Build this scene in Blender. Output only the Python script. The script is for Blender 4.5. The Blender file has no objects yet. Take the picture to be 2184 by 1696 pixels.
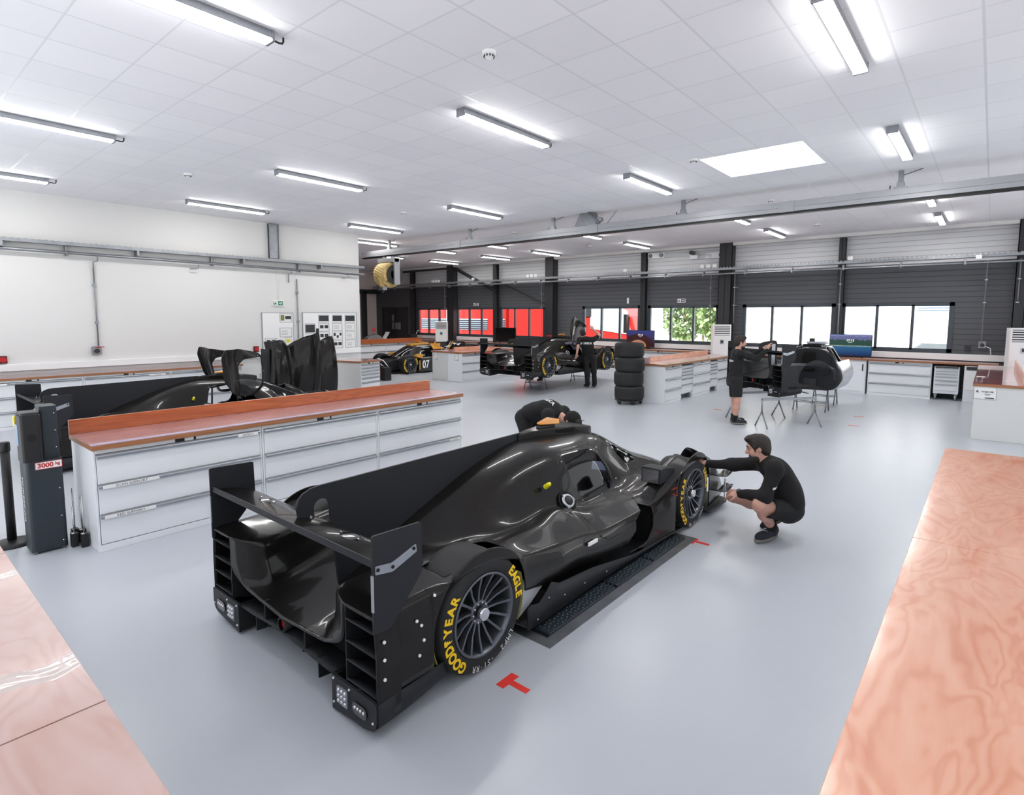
import bpy, math, random
import numpy as np
from mathutils import Vector, Matrix
random.seed(7)
S = bpy.context.scene
COL = S.collection

# ------------------------------------------------------------------ camera
cam_d = bpy.data.cameras.new('camera')
cam = bpy.data.objects.new('camera', cam_d)
COL.objects.link(cam)
R0 = Vector((0.766, 0.642834, 0.002813)); U0 = Vector((-0.063954, 0.071852, 0.995363)); F0 = Vector((-0.639651, 0.762628, -0.096151))
m4 = Matrix.Identity(4)
for i in range(3):
    m4[i][0] = R0[i]; m4[i][1] = U0[i]; m4[i][2] = -F0[i]
m4[2][3] = 2.05
cam.matrix_world = m4
cam_d.sensor_fit = 'HORIZONTAL'; cam_d.sensor_width = 36
cam_d.lens = 1203.157 / 2184 * 36
cam_d.shift_x = -11.43 / 2184
cam_d.shift_y = -56.9 / 2184
cam_d.clip_start = 0.05; cam_d.clip_end = 300
S.camera = cam

# ------------------------------------------------------------------ world, exposure
w = bpy.data.worlds.new('overcast_sky'); S.world = w; w.use_nodes = True
nt = w.node_tree; nt.nodes.clear()
bg = nt.nodes.new('ShaderNodeBackground'); wo = nt.nodes.new('ShaderNodeOutputWorld')
bg.inputs[0].default_value = (0.93, 0.97, 1.0, 1); bg.inputs[1].default_value = 0.7
nt.links.new(bg.outputs[0], wo.inputs[0])
sun_d = bpy.data.lights.new('sun', 'SUN'); sun_d.energy = 7.5; sun_d.angle = .02; sun_d.color = (1, .97, .92)
sun = bpy.data.objects.new('sun', sun_d); COL.objects.link(sun); sun.rotation_euler = (math.radians(32), 0, math.radians(-12))   # high sun behind the hall
vs = S.view_settings
S.display_settings.display_device = 'sRGB'
vs.view_transform = 'Standard'; vs.look = 'None'; vs.gamma = 1; vs.use_curve_mapping = False
vs.exposure = 1.12
LAMP_POWER = 25.0       # emission of the ceiling battens
try:
    S.cycles.max_bounces = 7; S.cycles.diffuse_bounces = 5; S.cycles.glossy_bounces = 4
    S.cycles.transmission_bounces = 5; S.cycles.transparent_max_bounces = 8
    S.cycles.caustics_reflective = False; S.cycles.caustics_refractive = False
    S.cycles.sample_clamp_indirect = 6
    S.cycles.use_denoising = True
    S.cycles.use_light_tree = True
except Exception:
    pass

# ------------------------------------------------------------------ helpers
PI = math.pi
def lin(c):
    c = c / 255.0
    return c / 12.92 if c <= 0.04045 else ((c + 0.055) / 1.055) ** 2.4
def rgb(r, g, b): return (lin(r), lin(g), lin(b), 1)

def new_mat(name):
    m = bpy.data.materials.new(name); m.use_nodes = True
    return m, m.node_tree, m.node_tree.nodes['Principled BSDF']
def mat(name, col, rough=0.5, metal=0.0, coat=0.0, bump=0.0, bscale=40.0, emit=None, es=0.0, vary=0.0, vscale=3.0, spec=None, coat_rough=0.05):
    m, nt, b = new_mat(name)
    b.inputs['Base Color'].default_value = col
    b.inputs['Roughness'].default_value = rough
    b.inputs['Metallic'].default_value = metal
    b.inputs['Coat Weight'].default_value = coat
    b.inputs['Coat Roughness'].default_value = coat_rough
    if spec is not None: b.inputs['Specular IOR Level'].default_value = spec
    if emit:
        b.inputs['Emission Color'].default_value = emit; b.inputs['Emission Strength'].default_value = es
    tc = nt.nodes.new('ShaderNodeTexCoord')
    if bump > 0:
        n = nt.nodes.new('ShaderNodeTexNoise'); n.inputs['Scale'].default_value = bscale; n.inputs['Detail'].default_value = 3
        bp = nt.nodes.new('ShaderNodeBump'); bp.inputs['Strength'].default_value = bump; bp.inputs['Distance'].default_value = 0.01
        nt.links.new(tc.outputs['Object'], n.inputs['Vector']); nt.links.new(n.outputs['Fac'], bp.inputs['Height'])
        nt.links.new(bp.outputs['Normal'], b.inputs['Normal'])
    if vary > 0:
        n = nt.nodes.new('ShaderNodeTexNoise'); n.inputs['Scale'].default_value = vscale; n.inputs['Detail'].default_value = 4
        mx = nt.nodes.new('ShaderNodeMixRGB'); mx.blend_type = 'MULTIPLY'; mx.inputs['Fac'].default_value = 1
        rp = nt.nodes.new('ShaderNodeMapRange'); rp.inputs[1].default_value = .3; rp.inputs[2].default_value = .7
        rp.inputs[3].default_value = 1 - vary; rp.inputs[4].default_value = 1
        nt.links.new(tc.outputs['Object'], n.inputs['Vector']); nt.links.new(n.outputs['Fac'], rp.inputs[0])
        mx.inputs['Color1'].default_value = col
        nt.links.new(rp.outputs[0], mx.inputs['Color2']); nt.links.new(mx.outputs[0], b.inputs['Base Color'])
    return m
class G:
    "tiny node-graph helper"
    def __init__(s, m): s.nt = m.node_tree; s.b = s.nt.nodes['Principled BSDF']
    def n(s, t, **kw):
        x = s.nt.nodes.new('ShaderNode' + t)
        for k, v in kw.items(): setattr(x, k, v)
        return x
    def l(s, a, b): s.nt.links.new(a, b)
    def set(s, inp, v):
        if hasattr(v, 'is_output'): s.l(v, inp)
        else: inp.default_value = v
    def math(s, op, a, b=None, c=None):
        x = s.n('Math', operation=op); s.set(x.inputs[0], a)
        if b is not None: s.set(x.inputs[1], b)
        if c is not None: s.set(x.inputs[2], c)
        return x.outputs[0]
    def mix(s, f, a, b):
        x = s.n('MixRGB'); s.set(x.inputs[0], f); s.set(x.inputs[1], a); s.set(x.inputs[2], b); return x.outputs[0]
    def xyz(s, kind='Object'):
        tc = s.n('TexCoord'); sp = s.n('SeparateXYZ'); s.l(tc.outputs[kind], sp.inputs[0]); return tc.outputs[kind], sp.outputs
    def noise(s, vec, scale, detail=3, rough=.5, dist=0):
        x = s.n('TexNoise'); s.l(vec, x.inputs['Vector']); x.inputs['Scale'].default_value = scale
        x.inputs['Detail'].default_value = detail; x.inputs['Roughness'].default_value = rough; x.inputs['Distortion'].default_value = dist
        return x.outputs['Fac']
    def ramp(s, f, stops):
        x = s.n('ValToRGB'); s.l(f, x.inputs[0]); e = x.color_ramp.elements
        while len(e) < len(stops): e.new(.5)
        for k, (p, c) in enumerate(stops): e[k].position = p; e[k].color = c
        return x.outputs[0]
    def scale(s, vec, v):
        x = s.n('Mapping'); s.l(vec, x.inputs['Vector']); x.inputs['Scale'].default_value = v; return x.outputs[0]
    def bump(s, h, strength, dist=.01):
        x = s.n('Bump'); x.inputs['Strength'].default_value = strength; x.inputs['Distance'].default_value = dist
        s.l(h, x.inputs['Height']); s.l(x.outputs['Normal'], s.b.inputs['Normal'])

class MB:
    "collects shapes, builds ONE mesh object"
    def __init__(s): s.v = []; s.f = []; s.sm = []
    def add(s, vs, fs, smooth=False):
        o = len(s.v); s.v.extend([tuple(map(float, v)) for v in vs])
        s.f.extend([tuple(int(i) + o for i in f) for f in fs]); s.sm.extend([smooth] * len(fs)); return s
    def box(s, a, b, M=None):
        x0, y0, z0 = a; x1, y1, z1 = b
        vs = [(x0,y0,z0),(x1,y0,z0),(x1,y1,z0),(x0,y1,z0),(x0,y0,z1),(x1,y0,z1),(x1,y1,z1),(x0,y1,z1)]
        if M is not None: vs = [M @ Vector(v) for v in vs]
        return s.add(vs, [(0,3,2,1),(4,5,6,7),(0,1,5,4),(1,2,6,5),(2,3,7,6),(3,0,4,7)])
    def rbox(s, a, b, r=.01, axis=2, n=4, M=None):
        "box with rounded vertical (axis) edges"
        ax = [i for i in range(3) if i != axis]
        u0, u1 = a[ax[0]], b[ax[0]]; v0, v1 = a[ax[1]], b[ax[1]]
        pts = []
        for cx, cy, t0 in ((u1-r, v1-r, 0), (u0+r, v1-r, PI/2), (u0+r, v0+r, PI), (u1-r, v0+r, 1.5*PI)):
            for k in range(n+1): t = t0 + PI/2*k/n; pts.append((cx + r*math.cos(t), cy + r*math.sin(t)))
        return s.prism(pts, axis, a[axis], b[axis], M)
    def prism(s, poly, axis, lo, hi, M=None, smooth=False):
        n = len(poly); ax = [i for i in range(3) if i != axis]; vs = []
        for h in (lo, hi):
            for p in poly:
                q = [0, 0, 0]; q[ax[0]] = p[0]; q[ax[1]] = p[1]; q[axis] = h; vs.append(q)
        area = sum(poly[i][0]*poly[(i+1) % n][1] - poly[(i+1) % n][0]*poly[i][1] for i in range(n))
        flip = (area < 0) != (axis == 1)
        fs = [tuple(range(n))[::-1], tuple(range(n, 2*n))] + [(i, (i+1) % n, n+(i+1) % n, n+i) for i in range(n)]
        if flip: fs = [f[::-1] for f in fs]
        if M is not None: vs = [M @ Vector(v) for v in vs]
        return s.add(vs, fs, smooth)
    def tube(s, pts, r, n=8, caps=True, smooth=True):
        pts = [Vector(p) for p in pts]; N = len(pts); rr = r if isinstance(r, (list, tuple)) else [r]*N
        vs = []; fs = []; prev = None
        for i, p in enumerate(pts):
            d = (pts[min(i+1, N-1)] - pts[max(i-1, 0)]).normalized()
            if prev is None:
                a = Vector((0,0,1)) if abs(d.z) < .9 else Vector((1,0,0)); x = d.cross(a).normalized()
            else: x = (prev - d*prev.dot(d)).normalized()
            prev = x; y = d.cross(x)
            vs += [p + (x*math.cos(2*PI*k/n) + y*math.sin(2*PI*k/n))*rr[i] for k in range(n)]
        for i in range(N-1):
            for k in range(n):
                k2 = (k+1) % n; fs.append((i*n+k, i*n+k2, (i+1)*n+k2, (i+1)*n+k))
        s.add(vs, fs, smooth)
        if caps:
            o = len(s.v) - len(vs)
            s.f.append(tuple(o+k for k in range(n))[::-1]); s.f.append(tuple(o+(N-1)*n+k for k in range(n))); s.sm += [False, False]
        return s
    def cyl(s, c, r, h, axis=2, n=24, r2=None, smooth=True):
        a = list(c); b = list(c); b[axis] += h
        return s.tube([a, b], [r, r if r2 is None else r2], n, True, smooth)
    def lathe(s, prof, axis=2, n=40, c=(0,0,0), smooth=True, closed=False):
        "prof: (radius, along axis)"
        ax = [(1,2),(2,0),(0,1)][axis]; vs = []; P = len(prof)
        for k in range(n):
            t = 2*PI*k/n
            for r, h in prof:
                q = [c[0], c[1], c[2]]; q[axis] += h; q[ax[0]] += r*math.cos(t); q[ax[1]] += r*math.sin(t); vs.append(q)
        fs = []
        for k in range(n):
            k2 = (k+1) % n
            for j in range(P if closed else P-1):
                j2 = (j+1) % P
                fs.append((k*P+j, k2*P+j, k2*P+j2, k*P+j2))
        return s.add(vs, fs, smooth)
    def sphere(s, c, r, n=16, m=10, sc=(1,1,1)):
        prof = [(max(1e-4, r*math.sin(PI*i/m)), -r*math.cos(PI*i/m)) for i in range(m+1)]
        o = len(s.v); s.lathe(prof, 2, n)
        for i in range(o, len(s.v)):
            v = s.v[i]; s.v[i] = (c[0]+v[0]*sc[0], c[1]+v[1]*sc[1], c[2]+v[2]*sc[2])
        return s
    def grid(s, P, smooth=True, flip=False, close_j=False):
        "P: array [i][j] of points"
        P = np.asarray(P); a, b = P.shape[:2]; vs = P.reshape(-1, 3)
        fs = []
        for i in range(a-1):
            for j in range(b if close_j else b-1):
                j2 = (j+1) % b
                f = (i*b+j, i*b+j2, (i+1)*b+j2, (i+1)*b+j); fs.append(f[::-1] if flip else f)
        return s.add(vs, fs, smooth)
    def xf(s, M, start=0):
        for i in range(start, len(s.v)): s.v[i] = tuple(M @ Vector(s.v[i]))
        return s
    def mesh(s, name):
        me = bpy.data.meshes.new(name); me.from_pydata(s.v, [], s.f)
        me.polygons.foreach_set('use_smooth', s.sm); me.update(); return me
    def build(s, name, m, parent=None, bevel=0.0, loc=None, fix=False):
        o = bpy.data.objects.new(name, s.mesh(name)); COL.objects.link(o)
        if m: o.data.materials.append(m)
        if fix: recalc(o.data)
        if parent: o.parent = parent
        if loc: o.location = loc
        if bevel:
            b = o.modifiers.new('bevel', 'BEVEL'); b.width = bevel; b.segments = 2; b.limit_method = 'ANGLE'; b.angle_limit = .7
        return o
import bmesh
def recalc(me):
    bm = bmesh.new(); bm.from_mesh(me); bmesh.ops.recalc_face_normals(bm, faces=bm.faces[:]); bm.to_mesh(me); bm.free()
def tag(o, label=None, cat=None, group=None, kind=None):
    if label: o['label'] = label
    if cat: o['category'] = cat
    if group: o['group'] = group
    if kind: o['kind'] = kind
    return o
def thing(name, label, cat, loc=(0,0,0), rz=0.0, group=None):
    o = bpy.data.objects.new(name, None); COL.objects.link(o); o.location = loc; o.rotation_euler = (0, 0, rz)
    o.empty_display_size = .2
    return tag(o, label, cat, group)
def dup(root, loc=None, rz=None, label=None, group=None, skip=()):
    kids = {}
    for o in bpy.data.objects:
        if o.parent: kids.setdefault(o.parent.name, []).append(o)
    def cp(o, parent):
        c = o.copy(); COL.objects.link(c)
        if parent is not None: c.parent = parent
        for k in kids.get(o.name, []):
            if k.name.split('.')[0] not in skip: cp(k, c)
        return c
    r = cp(root, None)
    if loc is not None: r.location = loc
    if rz is not None: r.rotation_euler = (0, 0, rz)
    if label: r['label'] = label
    if group: r['group'] = group
    return r
def bar(a, b, wd, hd):
    "matrix-placed square bar between two points"
    a = Vector(a); b = Vector(b); d = b - a; L = d.length; d.normalize()
    up = Vector((0,0,1)) if abs(d.z) < .95 else Vector((1,0,0)); x = d.cross(up).normalized(); y = x.cross(d)
    M = Matrix(((x.x, y.x, d.x, a.x), (x.y, y.y, d.y, a.y), (x.z, y.z, d.z, a.z), (0,0,0,1)))
    mb = MB(); mb.box((-wd/2, -hd/2, 0), (wd/2, hd/2, L), M); return mb.v, mb.f
def addbar(mb, a, b, wd, hd=None):
    v, f = bar(a, b, wd, hd or wd); return mb.add(v, f)
def text_mesh(txt, size, bold=0.0, align='CENTER', depth=0.0):
    cu = bpy.data.curves.new('t', 'FONT'); cu.body = txt; cu.size = size; cu.align_x = align; cu.align_y = 'CENTER'
    cu.offset = bold; cu.extrude = depth; cu.resolution_u = 3
    o = bpy.data.objects.new('t', cu); COL.objects.link(o); dg = bpy.context.evaluated_depsgraph_get()
    me = bpy.data.meshes.new_from_object(o.evaluated_get(dg)); vs = [v.co.copy() for v in me.vertices]; fs = [tuple(p.vertices) for p in me.polygons]
    bpy.data.objects.remove(o); bpy.data.curves.remove(cu); bpy.data.meshes.remove(me)
    return vs, fs
def put_text(mb, txt, size, org, ex, ey, bold=0.0, align='CENTER', sx=1.0):
    vs, fs = text_mesh(txt, size, bold, align); org = Vector(org); ex = Vector(ex).normalized(); ey = Vector(ey).normalized()
    return mb.add([org + ex*(v.x*sx) + ey*v.y for v in vs], fs)
def quad(mb, org, ex, ey, x0, y0, x1, y1):
    org = Vector(org); ex = Vector(ex).normalized(); ey = Vector(ey).normalized()
    return mb.add([org+ex*x0+ey*y0, org+ex*x1+ey*y0, org+ex*x1+ey*y1, org+ex*x0+ey*y1], [(0,1,2,3)])
def catmull(pts, ts, t):
    "pts (N,k) at parameters ts, evaluated at t (monotone-ish finite-difference tangents)"
    pts = np.asarray(pts, float); ts = np.asarray(ts, float); t = np.asarray(t, float)
    d = np.diff(pts, axis=0) / np.diff(ts)[:, None]
    m = np.empty_like(pts); m[0] = d[0]; m[-1] = d[-1]
    h = np.diff(ts)[:, None]; m[1:-1] = (d[:-1]*h[1:] + d[1:]*h[:-1]) / (h[1:] + h[:-1])
    sgn = d[:-1]*d[1:] <= 0
    lim = 3*np.minimum(abs(d[:-1]), abs(d[1:])); m[1:-1] = np.where(sgn, 0.0*m[1:-1], np.clip(m[1:-1], -lim, lim))
    i = np.clip(np.searchsorted(ts, t, 'right') - 1, 0, len(ts)-2); hh = (ts[i+1]-ts[i]); s = ((t-ts[i])/hh)[:, None]; hh = hh[:, None]
    return (2*s**3-3*s**2+1)*pts[i] + (s**3-2*s**2+s)*hh*m[i] + (-2*s**3+3*s**2)*pts[i+1] + (s**3-s**2)*hh*m[i+1]

# ------------------------------------------------------------------ materials
def floor_mat():
    m, nt, b = new_mat('epoxy_floor'); g = G(m); vec, o = g.xyz()
    f = g.noise(vec, .7, 4); c = g.mix(f, rgb(186, 191, 200), rgb(196, 200, 206)); g.l(c, b.inputs['Base Color'])
    r = g.noise(vec, 2.5, 4); g.l(g.math('MULTIPLY_ADD', r, .08, .26), b.inputs['Roughness'])
    return m
def wood_mat(name, c1, c2, c3, rough=.25, sx=(3, .6, 3), coat=.5):
    m, nt, b = new_mat(name); g = G(m); vec, o = g.xyz()
    v = g.scale(vec, sx); big = g.noise(v, 1.3, 2, .5, .6)
    nn = g.noise(v, .8, 3, .45, .5); ring = g.math('ADD', g.math('MULTIPLY', g.math('SINE', g.math('MULTIPLY', nn, 75.0)), .5), .5)
    fine = g.noise(g.scale(vec, (120, 6, 120)), 1, 2)
    c = g.ramp(ring, [(0, c1), (.35, c2), (1, c3)])
    c = g.mix(.62, c, g.ramp(big, [(.3, c1), (.7, c3)]))
    c = g.mix(g.math('MULTIPLY', fine, .25), c, c1)
    g.l(c, b.inputs['Base Color']); b.inputs['Roughness'].default_value = rough
    b.inputs['Coat Weight'].default_value = coat; b.inputs['Coat Roughness'].default_value = .12
    return m
def carbon_mat(name='carbon_fibre', base=(.0055, .0050, .0048), light=(.0165, .0145, .0134), rough=.27, coat=.34, coat_rough=.06, s=260, spec=.15):
    m, nt, b = new_mat(name); g = G(m); vec, o = g.xyz()
    a = g.math('FRACT', g.math('MULTIPLY', g.math('ADD', o[1], g.math('ADD', o[2], o[0])), s))
    e = g.math('FRACT', g.math('MULTIPLY', g.math('SUBTRACT', o[1], g.math('ADD', o[2], o[0])), s*.5))
    k = g.math('GREATER_THAN', a, .5); k2 = g.math('GREATER_THAN', e, .5); f = g.math('ABSOLUTE', g.math('SUBTRACT', k, k2))
    n = g.noise(vec, 2.2, 3)
    c = g.mix(f, (*base, 1), (*light, 1)); c = g.mix(g.math('MULTIPLY', n, .5), c, (base[0]*1.6, base[1]*1.5, base[2]*1.4, 1))
    g.l(c, b.inputs['Base Color']); b.inputs['Roughness'].default_value = rough
    b.inputs['Coat Weight'].default_value = coat; b.inputs['Coat Roughness'].default_value = coat_rough
    b.inputs['Specular IOR Level'].default_value = spec
    return m
M = {}
M['floor'] = floor_mat()
M['white_wall'] = mat('white_wall_paint', rgb(222, 221, 219), .7, bump=.03, bscale=80)
M['beige_wall'] = mat('beige_cladding', rgb(224, 208, 203), .7)
M['cab'] = mat('white_cabinet_enamel', rgb(234, 236, 240), .35, coat=.2)
M['cab_side'] = mat('grey_white_cabinet_enamel', rgb(216, 216, 214), .45)
M['handle'] = mat('brushed_aluminium', rgb(168, 172, 178), .35, .9)
M['steel'] = mat('galvanised_steel', rgb(160, 163, 168), .4, .8, vary=.25, vscale=6)
M['alu'] = mat('extruded_aluminium', rgb(168, 169, 173), .5, .6)
M['chrome'] = mat('chrome', rgb(215, 215, 218), .12, 1)
M['black'] = mat('black_plastic', rgb(22, 22, 24), .45)
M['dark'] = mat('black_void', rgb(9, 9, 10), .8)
M['rubber'] = mat('tyre_rubber', rgb(30, 30, 32), .65, vary=.3, vscale=9, bump=.05, bscale=50)
M['rim'] = mat('gunmetal_wheel_alloy', rgb(104, 107, 114), .34, .75)
M['yellow'] = mat('yellow_tyre_paint', rgb(250, 205, 20), .6)
M['white'] = mat('white_plastic', rgb(240, 240, 240), .4)
M['paper'] = mat('white_paper', rgb(236, 236, 234), .7)
M['red'] = mat('red_plastic', rgb(190, 30, 32), .4)
M['tape'] = mat('red_floor_tape', rgb(240, 60, 50), .5)
M['dgrey'] = mat('anthracite_paint', rgb(46, 48, 52), .5)
M['column'] = mat('black_column_paint', rgb(40, 41, 44), .5)
M['frame'] = mat('grey_window_frame', rgb(62, 70, 78), .4)
M['lift'] = mat('dark_blue_grey_lift_paint', rgb(38, 47, 54), .45, bump=.1, bscale=180)
M['wood'] = wood_mat('red_brown_worktop_wood', rgb(158, 112, 112), rgb(176, 130, 128), rgb(188, 148, 146))
M['wood_up'] = wood_mat('orange_brown_plywood', rgb(158, 74, 28), rgb(186, 94, 44), rgb(198, 110, 60), .3, (2.5, .6, 6))
M['wood_edge'] = wood_mat('plywood_edge', rgb(130, 78, 44), rgb(164, 108, 68), rgb(180, 126, 86), .5, (.6, .6, 60), 0)
M['bench_r'] = wood_mat('pale_orange_plywood', rgb(214, 136, 100), rgb(232, 164, 130), rgb(238, 186, 158), .3, (5.5, 1.7, 5))
M['bench_l'] = wood_mat('pale_pink_plywood', rgb(186, 146, 134), rgb(194, 162, 152), rgb(200, 174, 168), .35, (1.6, 4.5, 4), .2)
M['red_top'] = mat('red_worktop', rgb(186, 62, 68), .15, coat=.6, vary=.15)
M['carbon'] = carbon_mat()
M['carbon2'] = carbon_mat('satin_carbon_fibre', (.015, .016, .019), (.032, .0335, .039), .5, .12, .3)
M['glass'] = None
def glass_mat(name, tint, rough=0.0, alpha=.25):
    m, nt, b = new_mat(name); g = G(m)
    out = nt.nodes['Material Output']; tr = g.n('BsdfTransparent'); tr.inputs[0].default_value = tint
    gl = g.n('BsdfGlossy'); gl.inputs['Roughness'].default_value = rough + .02
    fr0 = g.n('Fresnel'); fr0.inputs[0].default_value = 1.5; ge = g.n('NewGeometry'); fac = g.math('MULTIPLY', fr0.outputs[0], g.math('SUBTRACT', 1.0, ge.outputs['Backfacing']))
    mx = g.n('MixShader'); g.l(fac, mx.inputs[0]); g.l(tr.outputs[0], mx.inputs[1]); g.l(gl.outputs[0], mx.inputs[2]); g.l(mx.outputs[0], out.inputs[0])
    return m
M['glass'] = glass_mat('clear_window_glass', (.93, .95, .95, 1))
M['screen_glass'] = glass_mat('smoked_polycarbonate', (.16, .18, .24, 1), .02)
M['skin'] = mat('skin', rgb(202, 154, 136), .55, vary=.12, vscale=18)
M['hair'] = mat('dark_brown_hair', rgb(34, 24, 20), .6, bump=.5, bscale=160)
M['cloth'] = mat('black_cotton', rgb(17, 17, 19), .9, bump=.25, bscale=25)
M['cloth2'] = mat('black_work_trousers', rgb(21, 21, 24), .85, bump=.2, bscale=30)
M['shoe'] = mat('navy_shoe_suede', rgb(34, 38, 48), .8, bump=.1)
M['sole'] = mat('grey_rubber_sole', rgb(120, 116, 108), .7)
M['amber'] = mat('amber_lens', rgb(226, 150, 50), .2, coat=.6)
M['led'] = mat('clear_lamp_lens', rgb(150, 155, 160), .15, .6)
# ------------------------------------------------------------------ the hall
CH = 4.35                              # ceiling height
XL, YB, XF = -14.05, 18.2, -25.0       # left wall, window wall, far end wall
XR, YF = 4.0, -3.2
def struct(name, mb, m, bevel=0): return tag(mb.build(name, m, None, bevel), kind='structure')
PIT = (-3.93, 2.33, -2.06, 4.95)       # opening in the floor for the lift plate is only painted/flush: plate lies on it
struct('floor', MB().box((XF-.2, YF, -.1), (XR, YB+.2, 0)), M['floor'])
def ceiling_mat():
    m, nt, b = new_mat('ceiling_tiles'); g = G(m); vec, o = g.xyz()
    fx = g.math('FRACT', g.math('DIVIDE', g.math('ADD', o[0], 60.0-4.69-.3+9.39), .6)); fy = g.math('FRACT', g.math('DIVIDE', g.math('ADD', o[1], 62.3-2.51), .623))
    ex = g.math('ABSOLUTE', g.math('SUBTRACT', fx, .5)); ey = g.math('ABSOLUTE', g.math('SUBTRACT', fy, .5))
    lx = g.math('GREATER_THAN', ex, .483); ly = g.math('GREATER_THAN', ey, .487); ln = g.math('MAXIMUM', lx, ly)
    n = g.n('TexWhiteNoise', noise_dimensions='2D'); cb = g.n('CombineXYZ')
    g.l(g.math('FLOOR', g.math('DIVIDE', g.math('ADD', o[0], 60.0-4.69-.3+9.39), .6)), cb.inputs[0]); g.l(g.math('FLOOR', g.math('DIVIDE', g.math('ADD', o[1], 62.3-2.51), .623)), cb.inputs[1]); g.l(cb.outputs[0], n.inputs[0])
    c = g.mix(n.outputs['Value'], rgb(240, 240, 244), rgb(244, 244, 247)); c = g.mix(ln, c, rgb(226, 227, 231))
    g.l(c, b.inputs['Base Color'])
    rg = g.math('SUBTRACT', .8, g.math('MULTIPLY', ln, .45)); g.l(rg, b.inputs['Roughness'])
    g.bump(g.math('SUBTRACT', 1.0, ln), .08, .004)
    return m
SKY = (-3.46, 8.26, -2.06, 9.63)
mb = MB()
x0, y0, x1, y1 = SKY
for a, c in (((XF-.2, YF), (x0, YB+.2)), ((x1, YF), (XR, YB+.2)), ((x0, YF), (x1, y0)), ((x0, y1), (x1, YB+.2))):
    mb.box((a[0], a[1], CH), (c[0], c[1], CH+.12))
struct('ceiling', mb, ceiling_mat())
mb = MB()      # skylight shaft and frame
for a, c in (((x0-.06, y0-.06), (x0, y1+.06)), ((x1, y0-.06), (x1+.06, y1+.06)), ((x0, y0-.06), (x1, y0)), ((x0, y1), (x1, y1+.06))):
    mb.box((a[0], a[1], CH+.12), (c[0], c[1], CH+.5))
sk = struct('window_8', mb, M['white'])
MB().box((x0, y0, CH+.3), (x1, y1, CH+.32)).build('pane', mat('opal_skylight_sheet', rgb(250, 250, 250), .5, emit=(1, 1, 1, 1), es=.9), sk)
struct('wall_left', MB().box((XL-.2, YF, 0), (XL, 9.65, CH)), M['white_wall'])
# unseen right and rear sides: open gates added to let daylight in, posts and lintels only
mb = MB(); mb.box((XR, YF-.2, 3.9), (XR+.2, YB+.2, CH))
for y in (YF-.2, 2.6, 8.0, 13.2, YB-.2): mb.box((XR, y, 0), (XR+.2, y+.4, 3.9))
struct('wall_right', mb, M['white_wall'])
mb = MB(); mb.box((XF-.2, YF-.2, 0), (XL, YF, CH)); mb.box((XL, YF-.2, 3.9), (XR+.2, YF, CH))
for x in (XL, -8.5, -2.6): mb.box((x, YF-.2, 0), (x+.4, YF, 3.9))
struct('wall_behind', mb, M['white_wall'])
struct('wall_far', MB().box((XF-.2, YF, 0), (XF, YB+.2, CH)), M['beige_wall'])
def cladding():
    m, nt, b = new_mat('ribbed_cladding'); g = G(m); vec, o = g.xyz()
    f = g.math('FRACT', g.math('DIVIDE', o[2], .135))
    rib = g.math('LESS_THAN', f, .12)
    hi = g.math('GREATER_THAN', o[2], 3.46)
    c = g.mix(hi, rgb(82, 84, 89), rgb(206, 207, 210)); c2 = g.mix(hi, rgb(56, 58, 62), rgb(166, 168, 172))
    g.l(g.mix(rib, c, c2), b.inputs['Base Color']); b.inputs['Roughness'].default_value = .5
    g.bump(g.math('SUBTRACT', 1.0, rib), .5, .01)
    return m
WIN = [(-21.6, -19.37), (-18.86, -16.59), (-16.18, -13.87), (-11.95, -9.63), (-9.22, -6.83), (-5.97, -3.5), (-3.24, -.82)]
WZ0, WZ1 = 1.2, 2.39
DOOR = (-24.5, -22.45, 2.5)
mb = MB(); xs = [XF-.2]
cuts = [(DOOR[0], DOOR[1], 0, DOOR[2])] + [(a, c, WZ0, WZ1) for a, c in WIN]
px = XF-.2
for a, c, z0, z1 in cuts:
    mb.box((px, YB, 0), (a, YB+.1, CH))
    if z0 > 0: mb.box((a, YB, 0), (c, YB+.1, z0))
    mb.box((a, YB, z1), (c, YB+.1, CH)); px = c
mb.box((px, YB, 0), (XR, YB+.1, CH))
struct('wall_back', mb, cladding())
for i, (a, c) in enumerate(WIN):
    mb = MB(); t = .045; y0, y1 = YB-.02, YB+.07
    mb.box((a-.06, y0, WZ1-t), (c+.06, y1, WZ1+.05)); mb.box((a-.06, y0, WZ0-.05), (c+.06, y1, WZ0+t))
    mb.box((a-.06, y0, WZ0-.05), (a+t, y1, WZ1+.05)); mb.box((c-t, y0, WZ0-.05), (c+.06, y1, WZ1+.05))
    for k in (1, 2):
        x = a + (c-a)*k/3; mb.box((x-.033, y0, WZ0), (x+.033, y1, WZ1))
    wn = struct('window_%d' % (i+1), mb, M['frame'])
    for k in range(3):
        p0 = a + (c-a)*k/3; p1 = a + (c-a)*(k+1)/3
        MB().box((p0+.03, YB+.04, WZ0+t), (p1-.03, YB+.046, WZ1-t)).build('pane', M['glass'], wn)
mb = MB(); mb.box((DOOR[0], YB+.02, 0), (DOOR[1], YB+.1, DOOR[2])); dr = struct('door_1', mb, mat('dark_door_panel', rgb(34, 35, 37), .35))
mb = MB()
for x in (DOOR[0], (DOOR[0]+DOOR[1])/2-.04, DOOR[1]-.08): mb.box((x, YB-.02, 0), (x+.08, YB+.02, DOOR[2]))
mb.box((DOOR[0], YB-.02, DOOR[2]-.08), (DOOR[1], YB+.02, DOOR[2])); mb.build('door_frame', M['column'], dr)
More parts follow.
